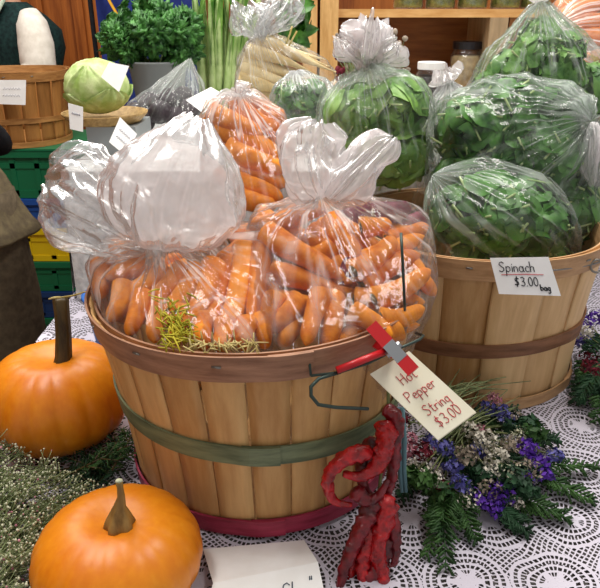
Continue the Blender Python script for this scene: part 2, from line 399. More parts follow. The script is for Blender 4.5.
# ------------------------------------------------------------------ baskets
def basket(loc, ns, sm, rm, hoops, Rt=.22, rb=.195, h=.277, tilt=(0,0), seed=1, over0=-1.35, name='bushel_basket', gap=.003):
    rr = random.Random(seed); loc = Vector(loc); root = empty(name, loc)
    root.rotation_euler = (tilt[1], -tilt[0], 0)
    rad = lambda z: rb + (Rt-rb)*(z/h) - .0045*math.sin(PI*z/h)
    st = MB()
    for k in range(ns):
        a0 = 2*PI*k/ns; wd = 2*PI/ns; jit = rr.uniform(-.001,.0012) + (.0022*(k % 2) if gap < 0 else 0); sk = rr.uniform(-.03,.03)*wd
        nz, na = 9, 4; vs = []; fs = []
        for side in (0, 1):
            for j in range(nz+1):
                z = .006 + (h-.012)*j/nz; half = wd*.5 - (gap*(.6+.8*j/nz))/rad(z)
                for i in range(na+1):
                    a = a0 + sk*(j/nz-.5)*2 + half*(2*i/na-1)
                    r = rad(z) + jit - side*.003 + .0012*(1-(2*i/na-1)**2)
                    vs.append(loc + Vector((r*math.cos(a), r*math.sin(a), z)))
        n1 = (nz+1)*(na+1); idx = lambda s, j, i: s*n1 + j*(na+1) + i
        for j in range(nz):
            for i in range(na):
                fs.append((idx(0,j,i), idx(0,j,i+1), idx(0,j+1,i+1), idx(0,j+1,i)))
                fs.append((idx(1,j,i), idx(1,j+1,i), idx(1,j+1,i+1), idx(1,j,i+1)))
            fs.append((idx(0,j,0), idx(0,j+1,0), idx(1,j+1,0), idx(1,j,0)))
            fs.append((idx(0,j,na), idx(1,j,na), idx(1,j+1,na), idx(0,j+1,na)))
        for i in range(na):
            fs.append((idx(0,nz,i), idx(0,nz,i+1), idx(1,nz,i+1), idx(1,nz,i)))
            fs.append((idx(0,0,i), idx(1,0,i), idx(1,0,i+1), idx(0,0,i+1)))
        st.add(vs, fs)
    mk('staves', st, sm, root)
    mk('bottom_board', MB().lathe([(rb-.004,.006),(rb-.004,.012)], loc, 40), sm, root, smooth=False)
    def hoop(nm, z0, z1, off, th, mat, ov, tl=(0,0), inner=False):
        b = MB(); n = 110; tot = 2*PI + .22; vs = []; fs = []
        for i in range(n+1):
            s = i/n; a = ov + s*tot
            step = th*1.05*min(1, max(0, (s-.955)/.02)) * (-1 if inner else 1)
            dz = (tl[0]*math.cos(a) + tl[1]*math.sin(a)) + .0012*math.sin(a*3+z0*50)
            for (z, q) in ((z0,0),(z1,0),(z1,1),(z0,1)):
                r = rad(z) + off + step + q*th
                vs.append(loc + Vector((r*math.cos(a), r*math.sin(a), z+dz)))
        for i in range(n):
            for k in range(4):
                k2 = (k+1) % 4; fs.append((i*4+k, i*4+k2, (i+1)*4+k2, (i+1)*4+k))
        fs += [(0,1,2,3), (n*4+3,n*4+2,n*4+1,n*4)]
        b.add(vs, fs); return mk(nm, b, mat, root, smooth=False)
    hoop('rim_hoop', h-.034, h, .0025, .0028, rm, over0)
    hoop('inner_rim_hoop', h-.03, h-.002, -.0085, .0028, rm, over0+2, inner=True)
    for (z0, z1, mat, ov, tl) in hoops: hoop('hoop', z0, z1, .003, .0028, mat, ov, tl)
    for k in range(14):
        sb = MB()
        a = over0 + .2 + k*2*PI/14; r = rad(h-.017)+.0065
        sb.box((-.0012,-.005,-.0012), (.0012,.005,.0012), Matrix.Translation(loc+Vector((r*math.cos(a), r*math.sin(a), h-.012))) @ Matrix.Rotation(a,4,'Z'))
        mk('staple', sb, M['wire'], root)
    return root
B1 = Vector((-.055,.825,TZ+.005)); B2 = Vector((.313,1.118,TZ+.001))
b1 = basket(B1, 26, M['slat1'], M['rim1'], [(.118,.146,M['green_hoop'],-1.62,(-.012,-.001)), (.0,.026,M['red_hoop'],-1.6,(0,0))], tilt=(.022,0), seed=4, over0=-1.45, gap=.0013, rb=.186)
tag(b1, 'wooden bushel basket of carrots with green middle hoop and red bottom hoop', 'basket')
b2 = basket(B2, 17, M['slat2'], M['rim2'], [(.105,.13,M['brown_hoop'],-.9,(.006,0)), (.0,.022,M['rim2'],-.7,(0,0))], seed=9, over0=-.7, gap=-.0022)
tag(b2, 'pale wooden bushel basket of spinach bags with brown middle hoop', 'basket')
B3 = Vector((.985,1.72,TZ+.001))
b3 = basket(B3, 20, M['slat3'], M['rim3'], [(.12,.145,M['rim3'],-2,(0,0))], seed=12, over0=2)
tag(b3, 'wooden basket mostly cut off at the right edge behind the spinach', 'basket')
B4 = Vector((-1.15,2.72,TZ+.125))
b4 = basket(B4, 20, M['slat3'], M['rim3'], [(.09,.11,M['rim3'],-1,(0,0)),(0,.022,M['rim3'],-1,(0,0))], seed=15, over0=-.6)
tag(b4, 'empty brown bushel basket standing on the stack of plastic crates', 'basket')

def hpt(c, ang, r, z): return c + Vector((r*math.cos(ang), r*math.sin(ang), z))
# wire handle of the front basket (folded down on the right), red grip
hd = MB()
A = [W(315,352,.622), W(315,365,.612), W(316,377,.606)]
hd.tube(A, .0016, 6)
hd.tube([W(316,377,.606), W(345,374,.617), W(372,366,.628), W(400,353,.645), W(424,343,.66), W(428,339,.68), W(420,336,.70)], .0017, 6)
hd.tube([W(345,374,.617), W(324,380,.60), W(316,388,.592), W(316,397,.588), W(323,406,.588), W(340,409,.598), W(372,411,.615)], .0021, 6)
hd.tube([W(410,322,.70), W(410,312,.695), W(409,262,.698), W(408,236,.712)], .0017, 6)
h1 = mk('wire_handle', hd, M['wire_green'], b1)
mk('grip', MB().tube([W(342,372,.612), W(390,354,.634)], .0042, 8), M['red_plastic'], h1)
# wire handle of the spinach basket
hd = MB(); pth = [W(545,271,.90)] + [W(u,v,y) for u,v,y in ((565,269,.913),(585,266,.937),(594,264,.95),(600,262,.955))]
hd.tube(pth, .0016, 6)
lp = W(597,266,.945); hd.tube([lp + Vector((.010*math.cos(q), .002*math.sin(q), .010*math.sin(q))) for q in [i*2*PI/14 for i in range(15)]], .0018, 6)
mk('wire_handle', hd, M['wire'], b2)

# ------------------------------------------------------------------ handwriting
def circ(cx, cy, rx, ry, n=12, a0=90): return [(cx+rx*math.cos(math.radians(a0+360*i/n)), cy+ry*math.sin(math.radians(a0+360*i/n))) for i in range(n+1)]
G = {'H': (.6, [[(0,1),(.02,0)],[(.5,1),(.48,0)],[(0,.5),(.5,.55)]]),
 'o': (.52, [circ(.22,.27,.21,.27)]), 't': (.42, [[(.15,.92),(.13,.1),(.24,0),(.36,.08)],[(0,.6),(.34,.63)]]),
 'P': (.58, [[(.02,1),(0,0)],[(0,.95),(.3,1),(.48,.85),(.45,.62),(.3,.5),(0,.46)]]),
 'e': (.46, [[(.04,.27),(.38,.33),(.34,.5),(.2,.56),(.05,.42),(.04,.16),(.2,0),(.4,.1)]]),
 'p': (.5, [[(.03,.54),(.0,-.42)],[(.03,.42),(.2,.56),(.38,.44),(.38,.14),(.2,0),(.03,.12)]]),
 'r': (.38, [[(.03,.54),(.03,0)],[(.03,.35),(.15,.52),(.32,.48)]]),
 'S': (.6, [[(.5,.86),(.32,1),(.1,.92),(.06,.72),(.25,.55),(.46,.38),(.44,.13),(.22,0),(0,.12)]]),
 'i': (.18, [[(.05,.54),(.06,0)],[(.05,.78),(.07,.72)]]),
 'n': (.46, [[(.03,.54),(.03,0)],[(.03,.38),(.18,.55),(.32,.47),(.36,0)]]),
 'g': (.5, [[(.36,.46),(.2,.56),(.04,.4),(.06,.12),(.22,.03),(.36,.16)],[(.38,.54),(.37,-.3),(.2,-.46),(.03,-.34)]]),
 '$': (.58, [[(.45,.78),(.28,.9),(.08,.8),(.1,.6),(.38,.42),(.42,.2),(.24,.08),(.02,.18)],[(.27,1.08),(.24,-.1)]]),
 '3': (.55, [[(.05,.9),(.25,1),(.42,.83),(.34,.6),(.18,.53),(.38,.45),(.45,.22),(.28,0),(.03,.08)]]),
 '.': (.2, [[(.03,.04),(.07,.0)]]), '0': (.52, [circ(.22,.5,.2,.48)]),
 'a': (.52, [circ(.2,.27,.19,.27,12,40),[(.4,.54),(.4,.08),(.48,0)]]),
 'c': (.44, [[(.38,.45),(.22,.56),(.04,.36),(.05,.12),(.2,0),(.4,.09)]]),
 'h': (.48, [[(.03,1),(.03,0)],[(.03,.36),(.18,.55),(.34,.46),(.37,0)]]),
 'b': (.5, [[(.03,1),(.03,.03)],[(.03,.42),(.2,.55),(.38,.42),(.36,.12),(.18,0),(.03,.1)]]),
 '"': (.3, [[(.03,1),(.02,.8)],[(.16,1),(.15,.8)]]), ' ': (.35, []), '-': (.4, [[(.02,.4),(.3,.4)]])}
def write(mb, txt, place, x, y, size, r, slant=.12, aspect=1.0):
    """place(a,b) maps card millimetre-like coordinates to world; strokes are thin raised lines"""
    for ch in txt:
        w, ss = G[ch]
        for s in ss:
            mb.tube([place(x + (q[0]+slant*q[1])*size*aspect, y + q[1]*size) for q in s], r, 4)
        x += w*size*aspect*1.08
    return x
def card(name, corners, mat, p0, n, th=.0006, parent=None, layers=1):
    """corners TL,TR,BR,BL in pixels, laid on the plane through p0 with normal n"""
    n = n.normalized(); q = [PP(u, v, p0, n) for u, v in corners]
    if n.dot(CAM - p0) < 0: n = -n
    b = MB()
    for k in range(layers):
        off = -n*(th*1.3*k*2) + (q[3]-q[0])*.012*k
        b.add([p + off for p in q] + [p + off - n*th for p in q], [(0,1,2,3)[::-1],(4,5,6,7),(0,1,5,4),(1,2,6,5),(2,3,7,6),(3,0,4,7)])
    o = mk(name, b, mat, parent, smooth=False)
    def place(a, c):     # a across, c down, both 0..1
        p = (q[0]*(1-a)+q[1]*a)*(1-c) + (q[3]*(1-a)+q[2]*a)*c
        return p + n*.0004
    return o, place, q, n
tocam = lambda p: (CAM - p).normalized()
# spinach sign
p0 = W(525,277,.862)
o, pl, q, n = card('sign_card', [(490,258),(548.5,257),(561,296),(499,294)], M['paper'], p0, Vector((-.05,-1,.25)))
tag(o, 'white card handwritten Spinach $3.00 bag on the pale basket rim', 'sign')
ap = (q[3]-q[0]).length/(q[1]-q[0]).length
P2 = lambda x, y: pl(x, 1-y)
w = MB(); write(w, 'Spinach', lambda x, y: P2(x, y), .1, .62, .27, .0007, .1, ap); write(w, '$3.00', lambda x, y: P2(x, y), .3, .24, .24, .0008, .1, ap)
write(w, 'bag', lambda x, y: P2(x, y), .70, .13, .16, .0009, .1, ap); mk('lettering', w, M['ink_black'], o)
w = MB(); w.tube([P2(.12,.54), P2(.5,.555), P2(.82,.545)], .0005, 4); mk('underline', w, M['ink_red'], o)
# hot pepper string tag
p0 = W(423,394,.62); nn = Vector((.12,-.8,.62))
o, pl, q, n = card('price_tag', [(370,374),(409,351),(476,412),(438,440)], M['paper_yellow'], p0, nn, layers=2)
tag(o, 'cream card handwritten Hot Pepper String $3.00 in red, held by the red clip', 'sign')
ap = (q[3]-q[0]).length/(q[1]-q[0]).length
w = MB()
P3 = lambda x, y: pl(x, 1-y)
for txt, x, y, s in (('Hot',.34,.70,.13),('Pepper',.16,.50,.125),('String',.22,.27,.125),('$3.00',.22,.09,.13)): write(w, txt, P3, x, y, s, .0005, .1, ap*.94)
mk('lettering', w, M['ink_red'], o)
# the clip
def clip():
    a, b = W(372,326,.655), W(414,372,.612); d = (b-a); ln = d.length; d.normalize()
    side = d.cross(tocam(a)).normalized(); up = side.cross(d).normalized()
    if up.dot(tocam(a)) < 0: up = -up; 
    Mx = Matrix((side, d, up)).transposed().to_4x4(); Mx.translation = a
    root = empty('clothes_clip', a)
    tag(root, 'red tipped metal clip holding the cream price tag to the basket handle', 'clip')
    rel = lambda lo, hi: MB().box(lo, hi, Mx)
    mk('grip', rel((-.0075,0,.001), (.0075,.030,.006)), M['red_plastic'], root, smooth=False)
    mk('jaw', rel((-.007,.028,.0015), (.007,.052,.0065)), M['steel'], root, smooth=False)
    mk('jaw_tip', rel((-.0075,.05,.001), (.0075,ln,.0062)), M['red_plastic'], root, smooth=False)
    M2 = Mx @ Matrix.Translation((0,.04,0)) @ Matrix.Rotation(math.radians(24),4,'X') @ Matrix.Rotation(math.radians(14),4,'Z') @ Matrix.Translation((0,-.04,0))
    mk('grip', MB().box((-.0075,.002,-.009), (.0075,.034,-.004), M2), M['red_plastic'], root, smooth=False)
    mk('spring', MB().tube([Mx @ Vector((-.010,.036,0)), Mx @ Vector((.010,.036,0))], .0042, 10), M['steel'], root)
clip()
# folded white card at the bottom edge
rz = TZ + .022
q = [PT(203,549,TZ+.004), PT(304,540,TZ+.004), PT(318,562,rz), PT(213,583,rz)]
fr_ = [q[3], q[2], q[2]+Vector((.015,-.085,-.018)), q[3]+Vector((-.012,-.085,-.018))]
fr_[2].z = fr_[3].z = TZ+.004
b = MB(); off = Vector((0,0,-.0007))
for qq in (q, fr_):
    b.add(qq + [p+off for p in qq], [(3,2,1,0),(4,5,6,7),(0,1,5,4),(1,2,6,5),(2,3,7,6),(3,0,4,7)])
o = mk('folded_card', b, M['paper'], smooth=False); tag(o, 'folded white card lying before the carrot basket at the bottom edge', 'sign')
def P4(x, y):
    p = (fr_[0]*(1-x)+fr_[1]*x)*y + (fr_[3]*(1-x)+fr_[2]*x)*(1-y); return p + Vector((0,0,.0006))
w = MB(); xx = write(w, 'Sh', P4, .63, .52, .27, .0007, .1, .5); write(w, '"', P4, .88, .56, .26, .0007, .1, .5); mk('lettering', w, M['ink_blue'], o)

# ------------------------------------------------------------------ pumpkins
def pumpkin(c, rx, h, stem, label, lobes=14, depth=.05, phase=.2, smat='stem_dark'):
    root = empty('pumpkin', c); c = Vector(c)
    b = MB(); prof = []
    for i in range(41):
        t = PI*i/40; prof.append((t, ))
    vs = []; fs = []; n = 140; m = 44
    for i in range(m+1):
        t = PI*(.012 + .976*i/m)
        for k in range(n):
            a = 2*PI*k/n
            g = abs(math.sin(lobes*a/2 + phase)); g = 1 - depth*(1-g**.55)*math.sin(t)**.6
            r = rx*math.sin(t)**.82*g*(1+.02*noise.noise((math.cos(a), math.sin(a), c.x*9)))
            z = h/2*math.cos(t)
            dip = math.exp(-(r/(rx*.34))**2)
            z -= (h*.10*dip if z > 0 else -h*.06*dip)
            vs.append(c + Vector((r*math.cos(a), r*math.sin(a), z + h/2)))
    for i in range(m):
        for k in range(n):
            k2 = (k+1) % n; fs.append((i*n+k, (i+1)*n+k, (i+1)*n+k2, i*n+k2))
    fs.append(tuple(range(n))); fs.append(tuple(reversed([m*n+k for k in range(n)])))
    zmin = min(v.z for v in vs); vs = [v - Vector((0,0,zmin-c.z)) for v in vs]
    b.add(vs, fs); mk('flesh', b, M['pumpkin'], root)
    top = c.z + h*.86
    s = MB(); path, rad = stem(Vector((c.x, c.y, top)))
    n0 = len(s.v); s.tube(path, rad, 15)
    ctr = path
    for i in range(n0, len(s.v)):
        k = (i-n0) % 15; ring = (i-n0)//15
        if ring < len(path):
            p = Vector(s.v[i]); o = path[ring]; s.v[i] = tuple(o + (p-o)*(1 if k % 3 else .78))
    mk('stem', s, M[smat], root)
    tag(root, label, 'pumpkin'); return root, path
cA = Vector((-.372,.855,TZ+.001))
def stemA(p): 
    q = W(60,298,cA.y+.01); base = W(63,372,cA.y-.012); d = q-base
    return [base-d*.06] + [base + d*s + Vector((.003*math.sin(s*3),0,0)) for s in (0,.08,.2,.5,.8,.97,1)], [.021,.0195,.015,.0125,.0115,.011,.0115,.009]
rt, pth = pumpkin(cA, .109, .158, stemA, 'larger orange pumpkin with tall dark stem left of the carrot basket', 16, .05, .3)
tw = MB(); e = pth[-1]; tw.tube([e, e+Vector((-.008,-.004,.002)), e+Vector((-.015,-.006,.001))], [.003,.002,.001], 6)
tw.tube([e, e+Vector((.02,0,.004)), e+Vector((.045,.004,.011))], [.002,.0014,.001], 6); mk('stem_fibre', tw, M['strawy'], rt)
cB = Vector((-.205,.555,TZ+.001))
def stemB(p):
    base = W(120,523,cB.y-.008); tip = W(119,481,cB.y-.006); d = tip-base
    return [base-d*.15, base+d*.02, base+d*.18, base+d*.4, base+d*.62+Vector((.002,0,0)), base+d*.85+Vector((.001,0,0)), tip], [.0185,.0165,.0125,.0068,.0042,.0034,.0040]
rt, pth = pumpkin(cB, .094, .117, stemB, 'smaller smooth orange pumpkin with short curved tan stem in front', 22, .028, .1, 'stem_tan')
e = pth[-1]; mk('stem_tip', MB().ball(e, .0036, 8, 5, (1.2,1,.7)), M['creamp'], rt)

# ------------------------------------------------------------------ carrots and bags
def carrot_mesh(name, mat, seed, taper=.55, parsnip=False):
    rr = random.Random(seed); b = MB(); vs = []; fs = []; n = 14; m = 20
    bx, by = rr.uniform(-.5,.5), rr.uniform(-.5,.5); ph = rr.uniform(0,6)
    for i in range(m+1):
        t = i/m
        r = (min(1, (t/.04)**.5) if t < .04 else 1) * (1-(1-taper)*t) * (1 if t < .8 else max(.04, math.cos((t-.8)/.2*PI/2)**.8*.9+.1))
        if parsnip: r = (min(1,(t/.05)**.5) if t < .05 else 1) * max(.06, (1-t)**1.0)
        r *= 1 + .025*math.sin(t*13+ph) + .012*math.sin(t*37)
        ox, oy = bx*math.sin(t*PI)*.5, by*math.sin(t*PI*1.3)*.5
        for k in range(n):
            a = 2*PI*k/n; vs.append((r*math.cos(a)+ox, r*math.sin(a)+oy, t))
    for i in range(m):
        for k in range(n):
            k2 = (k+1) % n; fs.append((i*n+k, i*n+k2, (i+1)*n+k2, (i+1)*n+k))
    fs.append(tuple(reversed(range(n)))); fs.append(tuple(m*n+k for k in range(n)))
    b.add(vs, fs); me = bpy.data.meshes.new(name); me.from_pydata(b.v, [], b.f); me.update()
    me.polygons.foreach_set('use_smooth', [True]*len(me.polygons)); me.materials.append(mat); return me
CM = [carrot_mesh('carrot', M['carrot'], s, tp) for s, tp in ((1,.5),(2,.6),(3,.45),(4,.65),(5,.55))]
CD = [carrot_mesh('carrot', M['carrot_dark'], s, .55) for s in (11,12)]
CP = [carrot_mesh('carrot', M['carrot_pale'], s, .6) for s in (21,22,23)]
PM = [carrot_mesh('parsnip', M['parsnip'], s, .2, True) for s in (31,32,33)]
def place_root(me, name, a, b, r, label, cat, group, spin):
    o = bpy.data.objects.new(name, me); C.objects.link(o)
    d = b-a; qz = d.to_track_quat('Z', 'Y') @ Matrix.Rotation(spin, 3, 'Z').to_quaternion()
    o.matrix_world = Matrix.LocRotScale(a, qz, Vector((r, r, d.length)))
    tag(o, label, cat, group); return o
def pts_of(o, step=3): return [o.matrix_world @ v.co for v in list(o.data.vertices)[::step]]

def film(name, pts, neck, mat, parent=None, off=.003, ridge=.006, crumple=.004, nseg=230, nring=90, seed=0, freq=20, spread=.8, shrink=1.0, zmin=None):
    """a bag: star-shaped skin over the hull of what it holds, gathered with folds towards the neck"""
    bm = bmesh.new()
    for p in list(pts) + [neck]: bm.verts.new(p)
    res = bmesh.ops.convex_hull(bm, input=bm.verts[:])
    bmesh.ops.delete(bm, geom=list({g for g in res['geom_interior'] + res['geom_unused'] if isinstance(g, bmesh.types.BMVert)}), context='VERTS')
    bmesh.ops.triangulate(bm, faces=bm.faces[:]); tree = BVHTree.FromBMesh(bm)
    c = Vector((0,0,0)); nv = len(bm.verts)
    for v in bm.verts: c += v.co
    c /= nv
    bm.free()
    ax = (neck-c); H = ax.length; ax.normalize()
    e1 = ax.orthogonal().normalized(); e2 = ax.cross(e1)
    vs = []; fs = []; crs = []
    for i in range(nring+1):
        t = .012 + (PI-.03)*(i/nring)**1.25
        for k in range(nseg):
            p = 2*PI*k/nseg
            d = ax*math.cos(t) + (e1*math.cos(p)+e2*math.sin(p))*math.sin(t)
            hit = tree.ray_cast(c, d)
            r = hit[3] if hit[0] is not None else H*.5
            near = math.exp(-(t/spread)**1.5); far = math.exp(-(t/(spread*1.9))**2)
            q = noise.noise((math.cos(p)*freq*.32, math.sin(p)*freq*.32, seed*7.7 + t*.35))
            q2 = noise.noise((math.cos(p)*freq*.9, math.sin(p)*freq*.9, seed*3.1 + t*.5))
            q3 = noise.noise((math.cos(p)*freq*.12, math.sin(p)*freq*.12, seed + t))
            fold = (abs(q)*2-.35)*ridge*1.6 + q2*ridge*.5
            line = max(0, 1-abs(q)*8)*(.35+.65*max(0, min(1, q3*2.5+.4)))  # thin fold lines, coloured white below as painted highlights
            w = fold*(near*min(1, t/.15) + .14*far) + line*.0016*far
            pos = c + d*r
            cr = abs(noise.noise((pos.x*15+seed, pos.y*15, pos.z*15))) + .4*abs(noise.noise((pos.x*38, pos.y*38+seed, pos.z*38)))
            w += (.35-cr)*crumple*2*min(1, t/.3)
            pos = c + d*(r*shrink + off + w)
            if zmin is not None and pos.z < zmin: pos.z = zmin
            vs.append(pos)
            wrk = max(0, 1-cr*7)*(.35+.65*max(0, min(1, noise.noise(pos*9)*2.5+.3)))
            crs.append(min(1, .50*near**2*(.5+.5*abs(q3)*2) + 1.1*line*far**.6 + .5*wrk**1.5 + .22*max(0, q3-.1)*far))  # milky gather near the neck plus painted highlight streaks
    for i in range(nring):
        for k in range(nseg):
            k2 = (k+1) % nseg; fs.append((i*nseg+k, (i+1)*nseg+k, (i+1)*nseg+k2, i*nseg+k2))
    b = MB().add(vs, fs); o = mk(name, b, mat, parent)
    o.data.attributes.new('crease_glint', 'FLOAT', 'POINT').data.foreach_set('value', crs)
    return o
def lobe(mb, path, wid, dep, amp=.012, seed=0, nseg=90, freq=9, smooth=0):
    """loose bag mouth: rings along a path, width across the view, ruffled"""
    P = [Vector(p) for p in path]; m = 60; vs = []; fs = []; crs = []; nseg = int(nseg*1.5)
    def cr(A, s):
        x = s*(len(A)-1); i = min(int(x), len(A)-2); f = x-i
        p0, p1, p2, p3 = A[max(i-1,0)], A[i], A[i+1], A[min(i+2,len(A)-1)]
        return (p1*2 + (p2-p0)*f + (p0*2-p1*5+p2*4-p3)*f*f + (p1*3-p0-p2*3+p3)*f**3)*.5
    for i in range(m+1):
        s = i/m; c = cr(P, s); T = (cr(P, min(1,s+.02)) - cr(P, max(0,s-.02))).normalized()
        view = tocam(c); side = T.cross(view).normalized(); out = side.cross(T).normalized()
        a = max(.0015, cr([Vector((x,0,0)) for x in wid], s).x); d = max(.0012, cr([Vector((x,0,0)) for x in dep], s).x)
        for k in range(nseg):
            p = 2*PI*k/nseg
            q = noise.noise((math.cos(p)*freq*.4+seed*3, math.sin(p)*freq*.4, s*1.6+seed))
            q2 = noise.noise((math.cos(p)*freq, math.sin(p)*freq+seed, s*3))
            w = (1.5*(abs(q)*2-.4) + .7*q2)*amp*min(1, .25+s*1.6)*min(1, a/.02)*(1-smooth*min(1,max(0,s-.12)*2.2))
            pc = c + side*math.cos(p)*a + out*math.sin(p)*d
            w += (noise.noise(pc*11+Vector((seed,0,0)))*1.0 + .55*(.3-abs(noise.noise(pc*34)))+.2*(.3-abs(noise.noise(pc*70))))*.011*min(1, a/.04)
            l1 = max(0, 1-abs(q2)*7)*(.3+.7*max(0, min(1, noise.noise(pc*14)*3+.4))); l2 = max(0, 1-abs(noise.noise(pc*26))*9)*max(0, min(1, noise.noise(pc*9+Vector((3,1,seed)))*3+.3))
            crs.append(min(1, .55*l1*math.exp(-s*1.2) + .6*l2 + .55*math.exp(-s*7) + .35*max(0, noise.noise(pc*8))))
            vs.append(c + side*math.cos(p)*(a+w) + out*math.sin(p)*(d+w*.8) + T*q*amp*1.2*s)
    for i in range(m):
        for k in range(nseg):
            k2 = (k+1) % nseg; fs.append((i*nseg+k, i*nseg+k2, (i+1)*nseg+k2, (i+1)*nseg+k))
    mb.cr = getattr(mb, 'cr', []) + crs
    mb.add(vs, fs); return mb

Y1 = lambda v: .63 + (352-v)*.0015
def Wc(u, v, dy=0, f=Y1): return W(u, v, f(v)+dy)
LAID = []
def heap(rows, meshes, label, group, f, rr, name='carrot', cat='carrot', deep=False):
    pts = []
    for (u0,v0,u1,v1,rpx,dy) in rows:
        for k in range(14 if deep else 4):       # nestle behind the roots already lying in front
            a, b = Wc(u0,v0,dy,f), Wc(u1,v1,dy,f); r_ = (1.35 if name == 'carrot' else 1.15)*rpx*(a-CAM).dot(FWD)/F0
            mine = [(a.lerp(b, t/9), r_*(1-(.42 if name == 'carrot' else .8)*t/9)) for t in range(10)]
            if all((p-q).length > m+n-(.004 if deep else .012) for p, m in mine for q, n in LAID): break
            dy += .006
        LAID.extend(mine)
        o = place_root(rr.choice(meshes), name, a, b, (1.35 if name == 'carrot' else 1.15)*rpx*(a-CAM).dot(FWD)/F0, label, cat, group, rr.uniform(0,6))
        pts += pts_of(o)
    return pts
rr = random.Random(5)
# bag 2, right front
rows2 = [(262,232,343,278,11,.0),(272,250,352,283,10.5,.012),(268,272,345,292,10,.02),(330,218,357,258,9,-.012),(300,212,250,226,9,.04),(285,225,330,205,9,.05),
 (352,272,398,240,10,.005),(360,286,420,252,10.5,.01),(362,262,425,236,9,.03),(372,300,432,272,10,.012),(352,300,425,300,9.5,.022),(385,240,428,226,8,.05),(360,228,392,222,9,.02),
 (322,292,305,346,9,-.004),(332,296,326,352,10,.0),(276,296,262,334,9,.012),(300,300,268,330,10,.02),(350,312,395,335,9.5,.01),(362,325,335,345,9,.015),(380,318,425,310,9,.015),(400,330,370,345,8.5,.025),
 (290,310,283,345,10,.015),(345,240,300,262,9,.035),(330,262,400,290,10,.045),(270,300,340,315,10,.045),(350,330,420,325,9,.045),(280,285,360,310,9,.05),(410,262,436,296,8,.02),(258,215,300,232,9,.05)]
P_2 = heap(rows2, CM, 'orange carrot inside the front right clear bag of carrots', 'carrots in the front right bag', Y1, rr)
def fill(u0, u1, v0, v1, n, dy, label, group, f, rr, ln=62):
    rows = []
    for k in range(n):
        u, v, a = rr.uniform(u0,u1), rr.uniform(v0,v1), rr.uniform(-.6,.6) + (PI if rr.random() < .5 else 0)
        rows.append((u-ln/2*math.cos(a), v-ln/2*math.sin(a), u+ln/2*math.cos(a), v+ln/2*math.sin(a), 9.5, rr.uniform(*dy)))
    return heap(rows, CM, label, group, f, rr, deep=True)
P_2 += fill(300,398,228,325,16,(.04,.06),'orange carrot inside the front right clear bag of carrots','carrots in the front right bag',Y1,rr)
P_2 += heap([(345,222,372,206,10,.06),(372,214,412,208,10,.05),(395,228,428,216,9,.065),(352,262,340,284,7,.012)], CD, 'purplish carrot near the top of the front right bag', 'purple carrots in the front right bag', Y1, rr)
def bag(name, pts, neck, base, mat, label, group=None, **k):
    o = film(name, pts + base, neck, mat, **k)
    tag(o, label, 'plastic bag', group); return o
base = lambda cx, cy, a, b, z: [Vector((cx+a*math.cos(t), cy+b*math.sin(t), z)) for t in [i*PI/5 for i in range(10)]]
n2 = W(322,198,.86)
bg2 = bag('carrot_bag', P_2, n2, base(.04,.80,.06,.06,TZ+.03), M['film'], 'clear bag of carrots with white crumpled top at the right of the front basket', seed=2, ridge=.007, spread=.7)
lb = MB()
lobe(lb, [n2, W(316,182,.865), W(312,158,.88), W(314,136,.895), W(318,124,.90)], [.03,.043,.044,.04,.012], [.012,.022,.022,.016,.006], .010, 3, 90, 5)
lobe(lb, [n2+Vector((.01,0,0)), W(342,186,.86), W(362,166,.865), W(384,146,.875), W(393,138,.88)], [.02,.028,.030,.026,.008], [.012,.018,.018,.014,.005], .009, 5, 90, 5)
mk('loose_top', lb, M['film_white'], bg2)
# bag 1, left front
rows1 = [(262,238,252,330,10.5,-.0),(246,246,228,334,11,.004),(272,256,262,338,9,.018),(234,258,206,330,10,.012),(255,240,215,262,10,.02),(228,242,268,226,9.5,.035),
 (215,262,185,330,10,.012),(200,268,160,322,10,.012),(185,268,142,312,10,.015),(168,268,118,300,10,.015),(150,262,104,278,9.5,.02),(140,252,108,245,9,.04),
 (125,285,112,322,10,.015),(145,295,128,336,10,.012),(165,305,152,342,10,.01),(185,310,176,346,10,.008),(206,318,200,350,9.5,.004),(226,322,222,352,9.5,.0),(246,322,246,350,9.5,.0),(264,318,262,348,9,.0),
 (190,285,250,300,10,.04),(120,260,180,285,10,.045),(210,300,260,280,10,.045),(120,310,180,320,10,.045),(102,262,100,298,9,.03)]
P_1 = heap(rows1, CM, 'orange carrot inside the front left clear bag of carrots', 'carrots in the front left bag', Y1, rr)
P_1 += fill(135,235,262,318,14,(.035,.055),'orange carrot inside the front left clear bag of carrots','carrots in the front left bag',Y1,rr)
n1 = W(166,246,.80)
bg1 = bag('carrot_bag', P_1, n1, base(-.14,.80,.05,.06,TZ+.03), M['film'], 'clear bag of carrots with huge puffed top at the left of the front basket', seed=5, ridge=.011, spread=.9, freq=26)
lb = MB()
lobe(lb, [n1, W(168,232,.80), W(173,198,.81), W(186,158,.83), W(197,120,.86)], [.028,.066,.090,.070,.018], [.012,.04,.05,.045,.012], .013, 1, 120, 7, .9)
mk('loose_top', lb, M['film_white'], bg1)
lb = MB()
lobe(lb, [n1+Vector((-.02,0,0)), W(128,228,.81), W(94,204,.83), W(68,188,.85), W(48,180,.86)], [.02,.05,.066,.062,.03], [.01,.03,.04,.035,.012], .013, 8, 120, 6)
mk('side_flap', lb, M['film_grey'], bg1)
